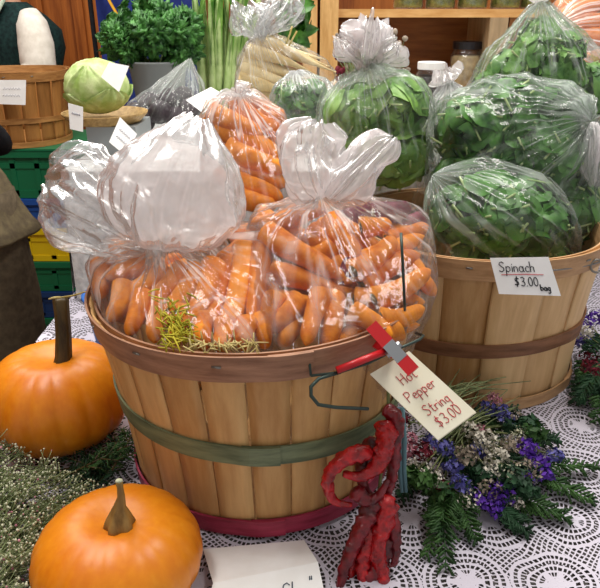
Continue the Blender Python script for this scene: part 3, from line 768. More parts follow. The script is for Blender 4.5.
# wilted greens in bag 1
g = MB()
for k in range(150):
    u = R.gauss(176,9); v = R.gauss(322,14)
    if k > 80: continue
    p = Wc(u, v, -.018 if k <= 80 else -.012); d = Vector((R.gauss(0,1),R.gauss(0,.4),R.gauss(0,1))).normalized()*R.uniform(.006,.016)
    g.tube([p-d, p+Vector((R.gauss(0,.003),-.001,R.gauss(0,.003))), p+d], [.0009,.0011,.0006], 4)
o = mk('carrot_greens', g, M['yellowgreen']); g2 = MB()
for k in range(60):
    p = Wc(R.uniform(188,258), R.gauss(346,3.5), -.012); d = Vector((R.gauss(0,1),R.gauss(0,.4),R.gauss(0,.7))).normalized()*R.uniform(.005,.013)
    g2.tube([p-d, p, p+d], [.0008,.001,.0006], 4)
mk('dry_stalks', g2, M['strawy'], o); tag(o, 'wilted yellow carrot greens in the bottom of the front left bag', 'greens', kind='stuff')
# bag 3, back
Y3 = lambda v: .985 + (210-v)*.0013
rows3 = [(208,112,262,136,9,.0),(215,128,284,158,10,.0),(225,148,286,172,9.5,.0),(232,164,287,184,9.5,.0),(232,182,284,196,9,.0),(240,198,276,208,8.5,.0),(238,108,288,134,9,.008),
 (250,122,290,148,9,.008),(228,108,262,100,8,.012),(262,112,284,120,8,.015),(222,170,240,205,9,.01),(205,122,225,150,8.5,.01),(272,160,290,170,8,.01),(240,135,270,150,9,.03),(240,185,275,175,9,.03)]
P_3 = heap(rows3, CM, 'orange carrot inside the clear bag at the back of the front basket', 'carrots in the back bag', Y3, rr)
P_3 += fill(238,262,128,190,7,(.03,.05),'orange carrot inside the clear bag at the back of the front basket','carrots in the back bag',Y3,rr,44)
n3 = W(240,97,1.13)
bg3 = bag('carrot_bag', P_3, n3, base(-.07,.965,.035,.025,TZ+.04), M['film'], 'clear bag of carrots standing at the back of the front basket', seed=9, ridge=.007)
lb = MB(); lobe(lb, [n3, W(244,93,1.135), W(250,90,1.14)], [.010,.018,.012], [.006,.008,.005], .006, 4); mk('loose_top', lb, M['film_white'], bg3)
# bag at the upper right
Y4 = lambda v: 1.64 + (75-v)*.002
rows4 = [(556,22,606,2,8,0),(562,30,612,20,9,0),(575,42,622,34,9,.01),(585,68,625,50,9,0),(590,85,622,70,8,0),(560,12,590,-8,8,.02),(580,-5,630,-15,9,.02),(600,90,640,85,9,.0)]
P_4 = heap(rows4, CP, 'pale carrot in the clear bag at the upper right corner', 'carrots in the corner bag', Y4, rr)
bag('carrot_bag', P_4, W(548,30,1.70), base(.92,1.74,.09,.07,TZ+.06), M['film'], 'clear bag of pale carrots at the upper right corner behind the spinach', seed=13)

# ------------------------------------------------------------------ leafy bags
def leaf(mb, p, d, nrm, ln, wd, curl, rr, nu=4, nv=6, lim=None):
    d = d.normalized(); s = d.cross(nrm).normalized(); n = s.cross(d)
    ph = rr.uniform(0,6)
    def f(a, b):
        x = (a-.5)*2; sh = math.sin(PI*min(1,b*1.02)**.75)**.8
        q = p + d*(ln*(b-.2)) + s*(x*wd*.5*sh) + n*(curl*ln*(b-.5)**2 + abs(x)*wd*.18*sh + wd*.07*math.sin(b*9+ph+x*2))
        if lim:
            c, ax = lim; e = Vector(((q.x-c.x)/ax[0], (q.y-c.y)/ax[1], (q.z-c.z)/ax[2])); m = e.length
            if m > .93: k = (.93 + .05*(1-math.exp(-(m-.93)*4)))/m; q = c + (q-c)*k
        return q
    mb.grid(f, nu, nv)
    return mb
def leaf_bag(lobes, count, ln, wd, seed):
    """leaves packed in a few handfuls: returns leaf mesh, stalk mesh, hull points"""
    rr = random.Random(seed); b = MB(); st = MB(); pts = []; g3 = lambda k: Vector((rr.gauss(0,k), rr.gauss(0,k), rr.gauss(0,k)))
    for (u, v, Y, rpx) in lobes:
        c = W(u, v, Y); r = rpx*(c-CAM).dot(FWD)/F0
        for k in range(count):
            q = g3(1).normalized(); q.y = -abs(q.y) if rr.random() < .5 else q.y; top = rr.uniform(.72,.96)
            p = c + q*r*rr.uniform(.5,.92); nrm = (q + g3(.55)).normalized()
            d = nrm.orthogonal(); d.rotate(Matrix.Rotation(rr.uniform(0,2*PI), 3, nrm))
            l = ln*rr.uniform(.65,1.2)
            leaf(b, p, d, nrm, l, wd*rr.uniform(.7,1.25), rr.uniform(-1.2,.7), rr, lim=(c, (r*top, r*top, r*top)))
            if rr.random() < .3:
                e2 = p-d*l*.6-c; st.tube([c+(p-c)*.9, c+e2*min(.9, r*.92/max(e2.length,.001))], [.0016,.0022], 5)
        for k in range(60): pts.append(c + g3(1).normalized()*r)
    return b, st, pts
def greens(name, lname, packs, neck, count, ln, wd, lm, seed, lab, leaflab, extra=(), sq=None, fm='film_green', lobes=(), topmat='film_white', **k):
    b, st, pts = leaf_bag(packs, count, ln, wd, seed)
    o = film(name, pts + list(extra), neck, M[fm], seed=seed, **k); tag(o, lab, 'plastic bag')
    lf = mk(lname, b, M[lm]); tag(lf, leaflab, 'leaves', kind='stuff')
    if st.v: mk('stalks', st, M['stalk'], lf)
    if lobes:
        lb = MB()
        for (p, w, d, amp, s) in lobes: lobe(lb, p, w, d, amp, s)
        mk('loose_top', lb, M[topmat], o)
    return o
cC = W(500,219,1.09)
greens('spinach_bag', 'spinach_leaves', [(488,262,1.10,42),(535,262,1.12,40),(466,214,1.07,42),(500,222,1.05,42),(538,226,1.07,38),(492,206,1.10,46),(520,210,1.09,42)], W(434,176,1.10), 75, .085, .06, 'leaf', 3, 'bag of dark spinach lying lowest in the pale basket behind its sign', 'dark spinach leaves in the lowest bag in the pale basket', extra=base(.313,1.11,.09,.08,TZ+.03), ridge=.006, crumple=.006)
cB_ = W(520,157,1.22)
greens('spinach_bag', 'spinach_leaves', [(468,132,1.21,40),(505,116,1.23,42),(548,124,1.22,42),(562,168,1.18,40),(572,214,1.155,38),(505,158,1.22,46),(540,150,1.19,40),(456,178,1.20,28)], W(589,122,1.15), 70, .09, .065, 'leaf', 4, 'middle bag of dark spinach on the heap in the pale basket', 'dark spinach leaves in the middle bag of the heap', ridge=.010, crumple=.008, spread=1.1, freq=26,
       lobes=[([W(589,124,1.15), W(590,140,1.135), W(588,165,1.12), W(592,185,1.115)], [.012,.016,.014,.004], [.005,.007,.006,.003], .006, 11)])
cD = W(545,72,1.37)
nD = W(541,2,1.38)
greens('greens_bag', 'green_leaves', [(540,38,1.38,24),(512,76,1.36,36),(552,72,1.36,38),(586,92,1.36,36),(530,56,1.36,28),(565,52,1.38,24),(488,88,1.36,20)], nD, 75, .065, .032, 'leaf_bright', 6, 'pointed bag of lighter greens on top of the spinach heap', 'narrow light green leaves in the topmost pointed bag', ridge=.006, crumple=.005, freq=24,
       lobes=[([nD, W(540,-14,1.385), W(541,-30,1.39)], [.012,.03,.025], [.01,.018,.01], .01, 7)])
cA_ = W(376,136,1.285); nA = W(368,70,1.31)
oA = greens('greens_bag', 'green_leaves', [(356,116,1.285,38),(396,112,1.28,38),(372,152,1.27,42),(400,156,1.27,38),(350,140,1.29,34)], nA, 34, .13, .09, 'leaf_light', 8, 'bag of broad light green leaves with white knotted top before the shelf', 'broad light green leaves in the bag with the knotted top', ridge=.012, crumple=.006, spread=.9,
       extra=base(.115,1.265,.06,.05,TZ+.004),
       lobes=[([nA, W(368,62,1.31), W(369,45,1.31), W(372,20,1.32)], [.016,.019,.040,.024], [.012,.014,.03,.02], .015, 2), ([nA, W(360,58,1.31), W(347,44,1.31), W(338,36,1.31)], [.010,.012,.026,.014], [.01,.012,.02,.01], .012, 6),
              ([nA, W(378,58,1.31), W(390,48,1.31), W(397,42,1.31)], [.010,.014,.028,.014], [.01,.012,.02,.01], .012, 9)])
cE = W(305,102,1.62)
greens('salad_bag', 'salad_leaves', [(292,100,1.62,22),(314,98,1.62,22),(304,112,1.61,24)], W(296,72,1.65), 45, .06, .04, 'leaf', 10, 'small clear bag of mixed dark greens beside the bag with the knotted top', 'mixed dark leaves in the small clear bag', extra=[cE+Vector((x,y,-.09)) for x in (-.05,.05) for y in (-.04,.04)], fm='film_grey', ridge=.006)
cF = W(452,112,1.44)
greens('greens_bag', 'green_leaves', [(450,112,1.44,20),(444,132,1.43,24),(458,130,1.44,22)], W(450,82,1.46), 34, .07, .045, 'leaf_bright', 14, 'narrow cloudy bag of greens between the knotted bag and the spinach heap', 'pale green leaves in the narrow cloudy bag', fm='film_grey', ridge=.008, extra=[W(448,150,1.43)+Vector((0,0,-.09))],
       lobes=[([W(450,82,1.46), W(448,77,1.46), W(446,69,1.46)], [.012,.026,.016], [.01,.02,.012], .009, 3)])

# ------------------------------------------------------------------ back of the stand
# parsnips
Yp = lambda v: 1.92
prow = [(244,50,318,74,8,.0),(240,58,322,84,8.5,-.01),(238,68,312,90,8.5,-.02),(252,42,330,66,8,.01),(236,78,300,96,8.5,-.03),(262,38,336,72,7.5,.0),(234,88,290,102,8,-.035),(246,95,320,98,8,-.02),(268,46,326,60,7,.03),(240,64,300,70,8,.03),(250,84,330,88,8,.01)]
rrp = random.Random(3); Pp = heap(prow, PM, 'cream parsnip inside the clear bag of parsnips', 'parsnips in the bag', Yp, rrp, 'parsnip', 'parsnip')
nP = W(258,38,1.93)
bp_ = bag('parsnip_bag', Pp, nP, base(-.06,1.93,.1,.04,ST+.004), M['film'], 'clear bag of cream parsnips in front of the leeks', seed=21, ridge=.008)
lb = MB(); lobe(lb, [nP, W(256,30,1.93), W(250,18,1.94), W(246,6,1.95)], [.02,.035,.05,.03], [.012,.02,.03,.015], .018, 4)
lobe(lb, [nP, W(268,26,1.93), W(282,10,1.94), W(288,-4,1.95)], [.015,.025,.04,.025], [.012,.02,.025,.015], .016, 9); mk('loose_top', lb, M['film_grey'], bp_)
tt = MB(); tt.tube([W(286,44,1.9), W(290,34,1.9), W(292,26,1.9)], .0025, 6); tt.tube([W(289,46,1.9), W(293,38,1.9), W(297,31,1.9)], .0025, 6); mk('twig_end', tt, M['strawy'], bp_)
# beets in a clear bag
Pb = []; rb_ = random.Random(4)
bt = MB(); vs = []
def beet_mesh():
    b = MB(); b.lathe([(.001,-1.5),(.06,-1.2),(.25,-.95),(.7,-.65),(.98,-.1),(.95,.3),(.6,.75),(.25,.9),(.12,1.0)], n=16)
    me = bpy.data.meshes.new('beet'); me.from_pydata(b.v, [], b.f); me.update(); me.polygons.foreach_set('use_smooth', [True]*len(me.polygons)); me.materials.append(M['beet']); return me
bme = beet_mesh()
for (u, v, y) in ((144,120,1.80),(160,112,1.80),(176,118,1.82),(190,110,1.84),(150,104,1.86),(168,100,1.86),(184,98,1.88),(135,114,1.85)):
    o = bpy.data.objects.new('beet', bme); C.objects.link(o)
    o.matrix_world = Matrix.LocRotScale(W(u,v,y), Matrix.Rotation(rb_.uniform(0,6),3,'Y').to_quaternion() @ Matrix.Rotation(rb_.uniform(0,6),3,'X').to_quaternion(), Vector((.033,.033,.033)))
    tag(o, 'dark beet inside the smoky clear bag', 'beet', 'beets in the bag'); Pb += pts_of(o, 2)
Pb += [W(186,64,1.92), W(204,84,1.90), W(205,104,1.86), W(160,84,1.88)]
nB = W(190,58,1.93)
bag('beet_bag', Pb, nB, base(-.36,1.86,.07,.04,ST+.004), M['film_green'], 'smoky clear bag of dark beets between the cabbage and the parsnips', seed=31, ridge=.006)
# cabbage on tray
cc = W(97,86,1.62); 
def cabbage():
    root = empty('cabbage', cc)
    b = MB(); vs = []; fs = []
    def f(a, b_):
        t = PI*b_; p = 2*PI*a
        d = Vector((math.sin(t)*math.cos(p), math.sin(t)*math.sin(p), math.cos(t)))
        r = .0735*(1+.03*noise.noise(d*3)+.03*abs(noise.noise(d*9))+.012*noise.noise(d*22))
        return cc + Vector((d.x*r*1.03, d.y*r, d.z*r*.84))
    b.grid(f, 60, 40); mk('head', b, M['cabbage'], root)
    for k, (az, tl) in enumerate(((-2.3,.35),(-.9,.3),(.5,.3),(2.0,.35),(-1.6,.05))):
        b = MB()
        def g(a, b_):
            p = az + (a-.5)*2.0*math.sin(PI*(.15+.8*b_)); t = PI*(.95 - (.75 - tl)*b_)
            d = Vector((math.sin(t)*math.cos(p), math.sin(t)*math.sin(p), math.cos(t)))
            r = .076 + .003*abs(math.sin(a*14))*b_ + .004*b_**3 + .002*math.sin(a*25+k)*b_ + .0018*noise.noise(d*24)
            return cc + Vector((d.x*r*1.03, d.y*r, d.z*r*.84))
        b.grid(g, 26, 18); mk('outer_leaf', b, M['cabbage'], root)
    tag(root, 'pale green cabbage on a woven tray beside the empty basket', 'cabbage')
cabbage()
ty = cc.z - .078
tr = MB(); tr.lathe([(.02,0),(.08,.0),(.098,.018),(.102,.019),(.1,.014),(.082,-.005),(.02,-.005)], (cc.x+.012,cc.y+.0,ty), 40)
tro = mk('woven_tray', tr, M['tray']); tag(tro, 'shallow woven tray holding the cabbage', 'tray')
tf = MB().box((XL+.03,cc.y-.075,ST+.002), (cc.x+.10,cc.y+.09,ty-.006)); tag(mk('grey_box', tf, M['tub'], smooth=False), 'low grey box under the cabbage tray', 'box')
# kale in a grey tub
kc = W(152,38,2.12)
def ruffle(mb, p, d, nrm, ln, wd, rr, seed):
    d = d.normalized(); s = d.cross(nrm).normalized(); n = s.cross(d)
    def f(a, b):
        x = (a-.5)*2; sh = (math.sin(PI*(.08+.9*b)))**.7
        e = abs(x)**1.5
        q = noise.noise((x*3.2+seed, b*5, seed)); q2 = noise.noise((x*8+seed, b*11, seed*2))
        return p + d*(ln*b) + s*(x*wd*.5*sh*(1+.25*q)) + n*((q*.55+q2*.45)*wd*.75*(.15+e) - ln*.5*b*b)
    mb.grid(f, 12, 12)
kroot = empty('kale_bunch', kc - Vector((0,0,.13)))
kb = MB(); ks = MB(); rk = random.Random(8)
for k in range(34):
    q = Vector((rk.gauss(0,1), rk.gauss(0,.8)-.3, rk.gauss(.2,.8))).normalized()
    q.z *= .25 if q.x < -.3 and q.z > .2 else 1
    o_ = kc + Vector((q.x*.115, q.y*.07, q.z*.075)); r0 = rk.uniform(.032,.05)
    def curl(a, b_, o_=o_, r0=r0, k=k):
        p = 2*PI*a; t = PI*b_; d = Vector((math.sin(t)*math.cos(p), math.sin(t)*math.sin(p), math.cos(t)))
        n1 = noise.noise(d*2.6+Vector((k*3.3,0,0))); n2 = noise.noise(d*6+Vector((0,k*2.1,0))); n3 = noise.noise(d*12+Vector((0,0,k)))
        return o_ + d*r0*(1.2+.5*n1-.95*abs(n2)-.55*abs(n3)+.25*noise.noise(d*24))
    kb.grid(curl, 44, 30)
for k in range(50):
    q = Vector((rk.gauss(0,1), rk.gauss(0,.8)-.3, rk.gauss(.3,.8))).normalized()
    p = kc + Vector((q.x*.135, q.y*.085, q.z*.09))*rk.uniform(.85,1.02); d = (q + Vector((rk.gauss(0,.5),rk.gauss(0,.5),rk.gauss(0,.5)))).normalized()
    nrm = d.orthogonal(); nrm.rotate(Matrix.Rotation(rk.uniform(0,6),3,d)); ruffle(kb, p, d, nrm, rk.uniform(.02,.04), rk.uniform(.03,.05), rk, k*1.7)
    if k < 22: ks.tube([kc+Vector((rk.uniform(-.03,.03),rk.uniform(-.03,.03),-.16)), p], [.004,.002], 6)
mk('leaves', kb, M['kale'], kroot); mk('stalks', ks, M['stalk'], kroot)
tag(kroot, 'bunch of curly dark green kale behind the cabbage', 'kale')
tb = MB(); tb.lathe([(.065,0),(.088,.165),(.093,.167),(.093,.173),(.083,.173),(.062,.006)], (kc.x+.01,kc.y,ST+.002), 36); 
tag(mk('plastic_tub', tb, M['tub']), 'grey plastic tub holding the kale', 'tub')
# leeks
def leek(a, b, r, seed):
    root = empty('leek', a); rr = random.Random(seed)
    d = (b-a); ln = d.length
    mk('shaft', MB().tube([a, a+d*.12, a+d*.4, a+d*.7, a+d*.95], [r*1.15,r,r*.9,r*.75,r*.4], 12), M['stalk'], root)
    for k in range(4):
        s = Vector((rr.uniform(-1,1), rr.uniform(-.6,.6), 0)); lb = MB(); wd = r*1.5
        sd = Vector((math.cos(k*1.6), math.sin(k*1.6), 0))
        lb.grid(lambda x, y: a + d*(.36+.74*y) + s*(.09*y*y) + sd*((x-.5)*wd*(1.2-y*.9)) + Vector((0,-.006*abs(x-.5)*2,-.04*y**3)), 4, 10)
        mk('leaf', lb, M['leaf_bright'] if k % 2 else M['leaf_light'], root)
    return root
for i in range(9):
    bp = Vector((W(205+4*i,100,2.2).x, 2.20+.02*math.sin(i*2.2), ST+.003))
    o = leek(bp, W(192+9*i,-30,2.22+.03*math.sin(i*1.7)), .0125 if i % 3 else .0155, i)
    tag(o, 'upright leek with pale shaft in the bundle behind the parsnips', 'leek', 'leeks in the bundle')
# dark leafy bunch beyond the parsnip bag
bd = W(292,22,2.15); lb = MB(); rk = random.Random(19)
for k in range(60):
    q = Vector((rk.gauss(0,1), rk.gauss(0,1), rk.gauss(0,1))).normalized(); p = bd + Vector((q.x*.04,q.y*.04,q.z*.11))
    leaf(lb, p, Vector((rk.gauss(0,1),rk.gauss(0,.6),rk.gauss(.6,1))), q, .07, .04, -.3, rk)
tag(mk('leafy_herb_bunch', lb, M['leaf'], origin=bd-Vector((0,0,.15))), 'dark leafy bunch between the parsnip bag and the shelf post', 'herbs')

# small white price cards
def blank(corners, Y, nrm, label, name='price_card', scrib=0, par=None):
    u = sum(c[0] for c in corners)/4; v = sum(c[1] for c in corners)/4
    o, pl, q, n = card(name, corners, M['paper'], W(u,v,Y), Vector(nrm)); tag(o, label, 'sign')
    w = MB()
    for k in range(scrib):
        y = .35+.28*k
        w.tube([pl(.2+.6*i/16, y+.05*math.sin(i*2.4+k)) for i in range(17)], .0009, 4)
    if scrib: mk('faint_writing', w, M['ink_grey'], o)
blank([(-3,80),(26,80),(25.5,105),(-3,104)], 2.47, (0,-1,.1), 'white card with faint writing on the rim of the empty brown basket', scrib=2)
blank([(109,62),(129,66),(119,92),(101,77)], 1.535, (-.1,-1,.5), 'white card lying tilted against the cabbage')
blank([(68,103),(83,107),(83,132),(70,129)], 1.50, (0,-1,.1), 'small white card hanging below the cabbage', scrib=1)
blank([(120,117),(137,134),(126,156),(109,142)], 1.50, (.1,-1,.6), 'white card standing before the beet bag', scrib=2)
blank([(186,100),(211,87),(228,97),(203,113)], 1.40, (0,-.6,1), 'white card lying between the beet bag and the carrots')

# ------------------------------------------------------------------ shelf unit
def shelf():
    Y = 2.55; root = empty('wooden_shelf', W(420,90,Y)); 
    a, b = W(338,8,Y), W(497,14,Y)
    zt = W(420,9,Y).z
    x0, x1 = W(337,40,Y).x, W(498,40,Y).x
    mk('shelf_board', MB().box((x0-.01,Y,zt-.028), (x1+.34,Y+.34,zt)), M['shelfwood'], root, smooth=False)
    mk('back_panel', MB().box((x0-.01,Y+.33,.0), (x1+.35,Y+.345,zt-.028)), M['shelfback'], root, smooth=False)
    mk('bottom_board', MB().box((x0-.01,Y,zt-.325), (x1+.34,Y+.33,zt-.30)), M['shelfwood'], root, smooth=False)
    for (u0, u1, m) in ((303,317,'postwood'),(320,338,'postwood')):
        mk('post', MB().box((W(u0,30,Y-.02).x,Y-.03,0), (W(u1,30,Y-.02).x,Y+.33,zt+.5)), M[m], root, smooth=False)
    mk('divider', MB().box((W(489,30,Y).x,Y-.005,zt-.30), (W(507,30,Y).x,Y+.33,zt-.028)), M['greywood'], root, smooth=False)
    mk('divider', MB().box((W(509,30,Y).x,Y+.005,zt-.30), (W(517,30,Y).x,Y+.33,zt-.028)), M['shelfback'], root, smooth=False)
    for x in (x0+.01, x1+.31):
        mk('leg', MB().box((x,Y+.02,0), (x+.03,Y+.32,zt-.325)), M['shelfback'], root, smooth=False)
    tag(root, 'open wooden shelf unit with light posts behind the greens', 'shelf')
    return Y, zt
SY, SZ = shelf()
def jar(x, y, z, r, h, fill, lidm, label, group=None):
    root = empty('glass_jar', (x,y,z))
    mk('contents', MB().lathe([(r*.9,.004),(r*.93,.01),(r*.93,h*.7),(r*.8,h*.74)], (x,y,z), 20), M[fill], root)
    mk('glass', MB().lathe([(r*.9,0),(r,.006),(r,h*.74),(r*.82,h*.84),(r*.8,h*.9)], (x,y,z), 24), M['glass'], root)
    mk('lid', MB().lathe([(r*.9,h*.86),(r*.92,h*.88),(r*.92,h),(r*.88,h*1.01)], (x,y,z), 24), M[lidm], root, smooth=False)
    tag(root, label, 'jar', group)
for u in (408,440,472,505,535):
    p = W(u,6,SY+.07); jar(p.x, SY+.07, SZ+.001, .055, .15, 'pickle', 'lid_dark', 'jar of green pickles standing on top of the shelf board', 'pickle jars on the shelf')
p = W(466,60,SY+.10); jar(p.x, p.y, SZ-.299, .06, .185, 'creamfill', 'lid_dark', 'dark lidded jar of cream preserve inside the shelf')
p = W(427,72,SY-.18)
# plinth for the front jar: it stands on the stand's far end
jar(p.x, 2.30, ST+.002, .05, .155, 'darkjam', 'lid_white', 'white lidded jar of dark preserve beside the knotted bag')

# dried seed heads behind the knotted bag
dr = empty('dried_flower_bunch', W(372,110,2.05)); ss = MB(); sh = MB(); rk = random.Random(31); rd = MB()
for k in range(110):
    u = rk.uniform(336,410); v = rk.uniform(30,80); p = W(u,v,2.05+rk.uniform(-.06,.06)); q = W(370+rk.uniform(-12,12),125,2.05)
    ss.tube([q, q.lerp(p,.5)+Vector((rk.gauss(0,.01),0,rk.gauss(0,.01))), p], [.0014,.0012,.001], 4)
    (rd if u < 345 and v > 44 else sh).ball(p, rk.uniform(.005,.010), 7, 5, (1,1,rk.uniform(.8,1.5)))
mk('stems', ss, M['greenery'], dr); mk('seed_heads', sh, M['seed'], dr); mk('red_buds', rd, M['darkp'], dr)
tag(dr, 'bunch of dried seed heads behind the knotted bag of greens', 'dried flowers')

# ------------------------------------------------------------------ left background: crates, people, banner
cx, cy = -1.12, 2.76; zz = .0; cols = ['crate_green','crate_deep','crate_green','crate_yellow','crate_blue','crate_green']
labs = ['green crate at the very bottom of the crate stack','dark blue crate second from the bottom of the stack','green crate directly under the yellow crate','yellow crate in the middle of the crate stack','bright blue crate directly under the top green crate','green crate on top of the stack under the empty basket']
hs = [.145,.125,.135,.145,.125,.19]
for i, (cm, lab_, hh) in enumerate(zip(cols, labs, hs)):
    ox = .012*math.sin(i*2.1); root = empty('plastic_crate', (cx+ox, cy, zz)); Mt = M[cm]; b = MB()
    x0, x1, y0, y1 = cx+ox-.30, cx+ox+.30, cy-.22, cy+.2
    top = zz+hh-.002; t_ = .008
    b.box((x0,y0,zz+.001), (x1,y1,zz+.012))
    b.box((x0+.004,y0+.004,zz+.012),(x1-.004,y0+t_-.001,top-.02)); b.box((x1-t_+.001,y0+.004,zz+.012),(x1-.004,y1-.004,top-.02)); b.box((x0+.004,y0+.004,zz+.012),(x0+t_-.001,y1-.004,top-.02))
    for zb in (zz+.012, zz+.012+(hh-.04)*.72):
        zc = zb+(hh-.04)*.14
        b.box((x0,y0,zb),(x1,y0+t_,zc)); b.box((x0,y1-t_,zb),(x1,y1,zc)); b.box((x0,y0,zb),(x0+t_,y1,zc)); b.box((x1-t_,y0,zb),(x1,y1,zc))
    for k in range(7):
        xx = x0 + (x1-x0-.02)*k/6; b.box((xx,y0,zz+.01),(xx+.02,y0+t_,top-.02)); b.box((xx,y1-t_,zz+.01),(xx+.02,y1,top-.02))
    for k in range(5):
        yy = y0 + (y1-y0-.02)*k/4; b.box((x0,yy,zz+.01),(x0+t_,yy+.02,top-.02)); b.box((x1-t_,yy,zz+.01),(x1,yy+.02,top-.02))
    mk('body', b, Mt, root, smooth=False); r_ = MB(); e_ = .008
    r_.box((x0-e_,y0-e_,top-.024),(x1+e_,y0+t_,top)); r_.box((x0-e_,y1-t_,top-.024),(x1+e_,y1+e_,top)); r_.box((x0-e_,y0,top-.024),(x0+t_,y1,top)); r_.box((x1-t_,y0,top-.024),(x1+e_,y1,top))
    mk('rim', r_, Mt, root, smooth=False); tag(root, lab_, 'crate'); zz += hh
bd_ = MB().box((cx-.31,cy-.23,zz), (cx+.31,cy+.22,zz+.008)); tag(mk('crate_lid', bd_, M['crate_green'], smooth=False), 'flat green lid on the top crate under the empty basket', 'lid')
# blue bucket behind the carrot basket
q = PT(97,352); bb = MB(); bb.lathe([(.045,0),(.058,.10),(.062,.102),(.062,.108),(.055,.108),(.042,.004)], (q.x+.035,1.17,TZ+.001), 30)
bo = mk('blue_bucket', bb, M['blue_plastic']); tag(bo, 'small blue plastic bucket behind the carrot basket', 'bucket')

# ---- people
def spine_skin(name, joints, edges, radii, mat, parent, lev=2):
    me = bpy.data.meshes.new(name); me.from_pydata(joints, edges, []); me.update()
    o = bpy.data.objects.new(name, me); C.objects.link(o); o.parent = parent; ORG[o.name] = Vector((0,0,0))
    md = o.modifiers.new('Skin', 'SKIN'); md.use_smooth_shade = True
    for v, r in zip(me.skin_vertices[0].data, radii): v.radius = (r if isinstance(r, tuple) else (r, r))
    me.skin_vertices[0].data[0].use_root = True
    sb = o.modifiers.new('Subdivision', 'SUBSURF'); sb.levels = lev; sb.render_levels = lev
    me.materials.append(mat); return o
def torso(rows, n=40, amp=.0, fold=0, sd=0):
    """rows: (z, half width, half depth, y offset); returns a closed garment surface"""
    b = MB(); vs = []; fs = []
    for (z, a, d, yo) in rows:
        for k in range(n):
            t = 2*PI*k/n; w = 1 + amp*noise.noise((math.cos(t)*2.2+sd, math.sin(t)*2.2, z*7)) + fold*math.sin(t*9+z*3)
            vs.append(Vector((a*w*math.cos(t), yo + d*w*math.sin(t), z)))
    for i in range(len(rows)-1):
        for k in range(n):
            k2 = (k+1) % n; fs.append((i*n+k, i*n+k2, (i+1)*n+k2, (i+1)*n+k))
    return b.add(vs, fs)
def person(loc, rz, arms, garments, label, H=1.65, hair=True, bend=0):
    bx = lambda p: (p[0] + bend*max(0, p[2]-.95), p[1], p[2])
    for g_ in garments: g_[1].v = [bx(p) for p in g_[1].v]
    hb = bend*(1.55*H/1.65-.95)
    root = empty('person', loc, rz); s = H/1.65
    V = lambda x, y, z: (x*s, y*s, z*s)
    J = [V(0,0,.90), V(0,0,1.06), V(0,-.01,1.22), V(0,.0,1.34), V(0,-.005,1.42), V(0,-.02,1.47), V(0,-.015,1.56), V(0,-.01,1.625)]
    Rr = [(.14*s,.10*s),(.12*s,.09*s),(.14*s,.10*s),(.10*s,.075*s),(.048*s,.05*s),(.06*s,.07*s),(.077*s,.092*s),(.045*s,.055*s)]
    E = [(i,i+1) for i in range(7)]
    for sx, (el, wr, hd_) in zip((1,-1), arms):
        k = len(J); J += [V(sx*.16,.0,1.33), el, wr, hd_]; Rr += [.05*s,.04*s,.028*s,(.036*s,.02*s)]; E += [(3,k),(k,k+1),(k+1,k+2),(k+2,k+3)]
        d = Vector(hd_)-Vector(wr); d.normalize(); sd = d.cross(Vector((0,0,1))); sd = sd.normalized() if sd.length > .1 else Vector((0,1,0))
        for f in range(4):
            j = len(J); off = sd*((f-1.5)*.018); h0 = Vector(hd_)
            p1 = h0 + off + d*.045; p2 = p1 + d*(.03+.006*(f in (1,2))) + Vector((0,0,-.012))
            J += [tuple(h0+off*.8+d*.012), tuple(p1), tuple(p2)]; Rr += [.0105,.009,.007]; E += [(k+3,j),(j,j+1),(j+1,j+2)]
        j = len(J); p1 = Vector(wr)+d*.03+sd*.035; J += [tuple(p1), tuple(p1+d*.035+sd*.012)]; Rr += [.012,.009]; E += [(k+2,j),(j,j+1)]
    for sx in (1,-1):
        k = len(J); J += [V(sx*.09,0,.84), V(sx*.10,-.01,.47), V(sx*.10,.01,.09), V(sx*.10,-.12,.035)]; Rr += [.088*s,.06*s,.042*s,(.045*s,.03*s)]; E += [(0,k),(k,k+1),(k+1,k+2),(k+2,k+3)]
    J = [bx(p) for p in J]
    body = spine_skin('body', J, E, Rr, M['skin'], root)
    f = MB(); hz = 1.545*s; fy = -.105*s
    for sx in (1,-1): f.ball((hb+sx*.032*s, fy+.004, hz+.005), .011*s, 10, 6)
    mk('eyes', f, M['black'], body, local=True)
    mk('nose', MB().ball((hb, fy-.012*s, hz-.03*s), .017*s, 10, 6, (.8,.9,1.5)), M['skin'], body, local=True)
    mk('mouth', MB().ball((hb, fy+.006*s, hz-.072*s), .022*s, 10, 6, (1.1,.4,.32)), M['darkp'], body, local=True)
    for sx in (1,-1): mk('ear', MB().ball((hb+sx*.083*s, -.005, hz-.01*s), .026*s, 10, 6, (.4,.7,1.1)), M['skin'], body, local=True)
    if hair:
        h = MB(); vs = []
        def g(a, b_):
            p = 2*PI*a; t = PI*.66*b_; d = Vector((math.sin(t)*math.cos(p), math.sin(t)*math.sin(p), math.cos(t)))
            front = max(0, -d.y); r = .108*s*(1+.04*noise.noise(d*4)) 
            z = d.z*r*1.12; 
            if front > .35 and d.z < .45: r *= .86
            return Vector((hb + d.x*r*.93, d.y*r + .004, hz+.012*s + z))
        h.grid(g, 40, 24); mk('hair', h, M['hair'], root, local=True)
    for nm, mb, mt in garments: mk(nm, mb, M[mt], root, local=True)
    tag(root, label, 'person'); return root
def sleeve(pts, rad): 
    b = MB(); P = []; Q = []
    m = 16
    for i in range(m+1):
        x = i/m*(len(pts)-1); k = min(int(x), len(pts)-2); f = x-k
        P.append(Vector(pts[k]).lerp(Vector(pts[k+1]), f)); Q.append((rad[k]*(1-f)+rad[k+1]*f)*(1+.012*math.sin(i*2.3)))
    return b.tube(P, Q, 18)
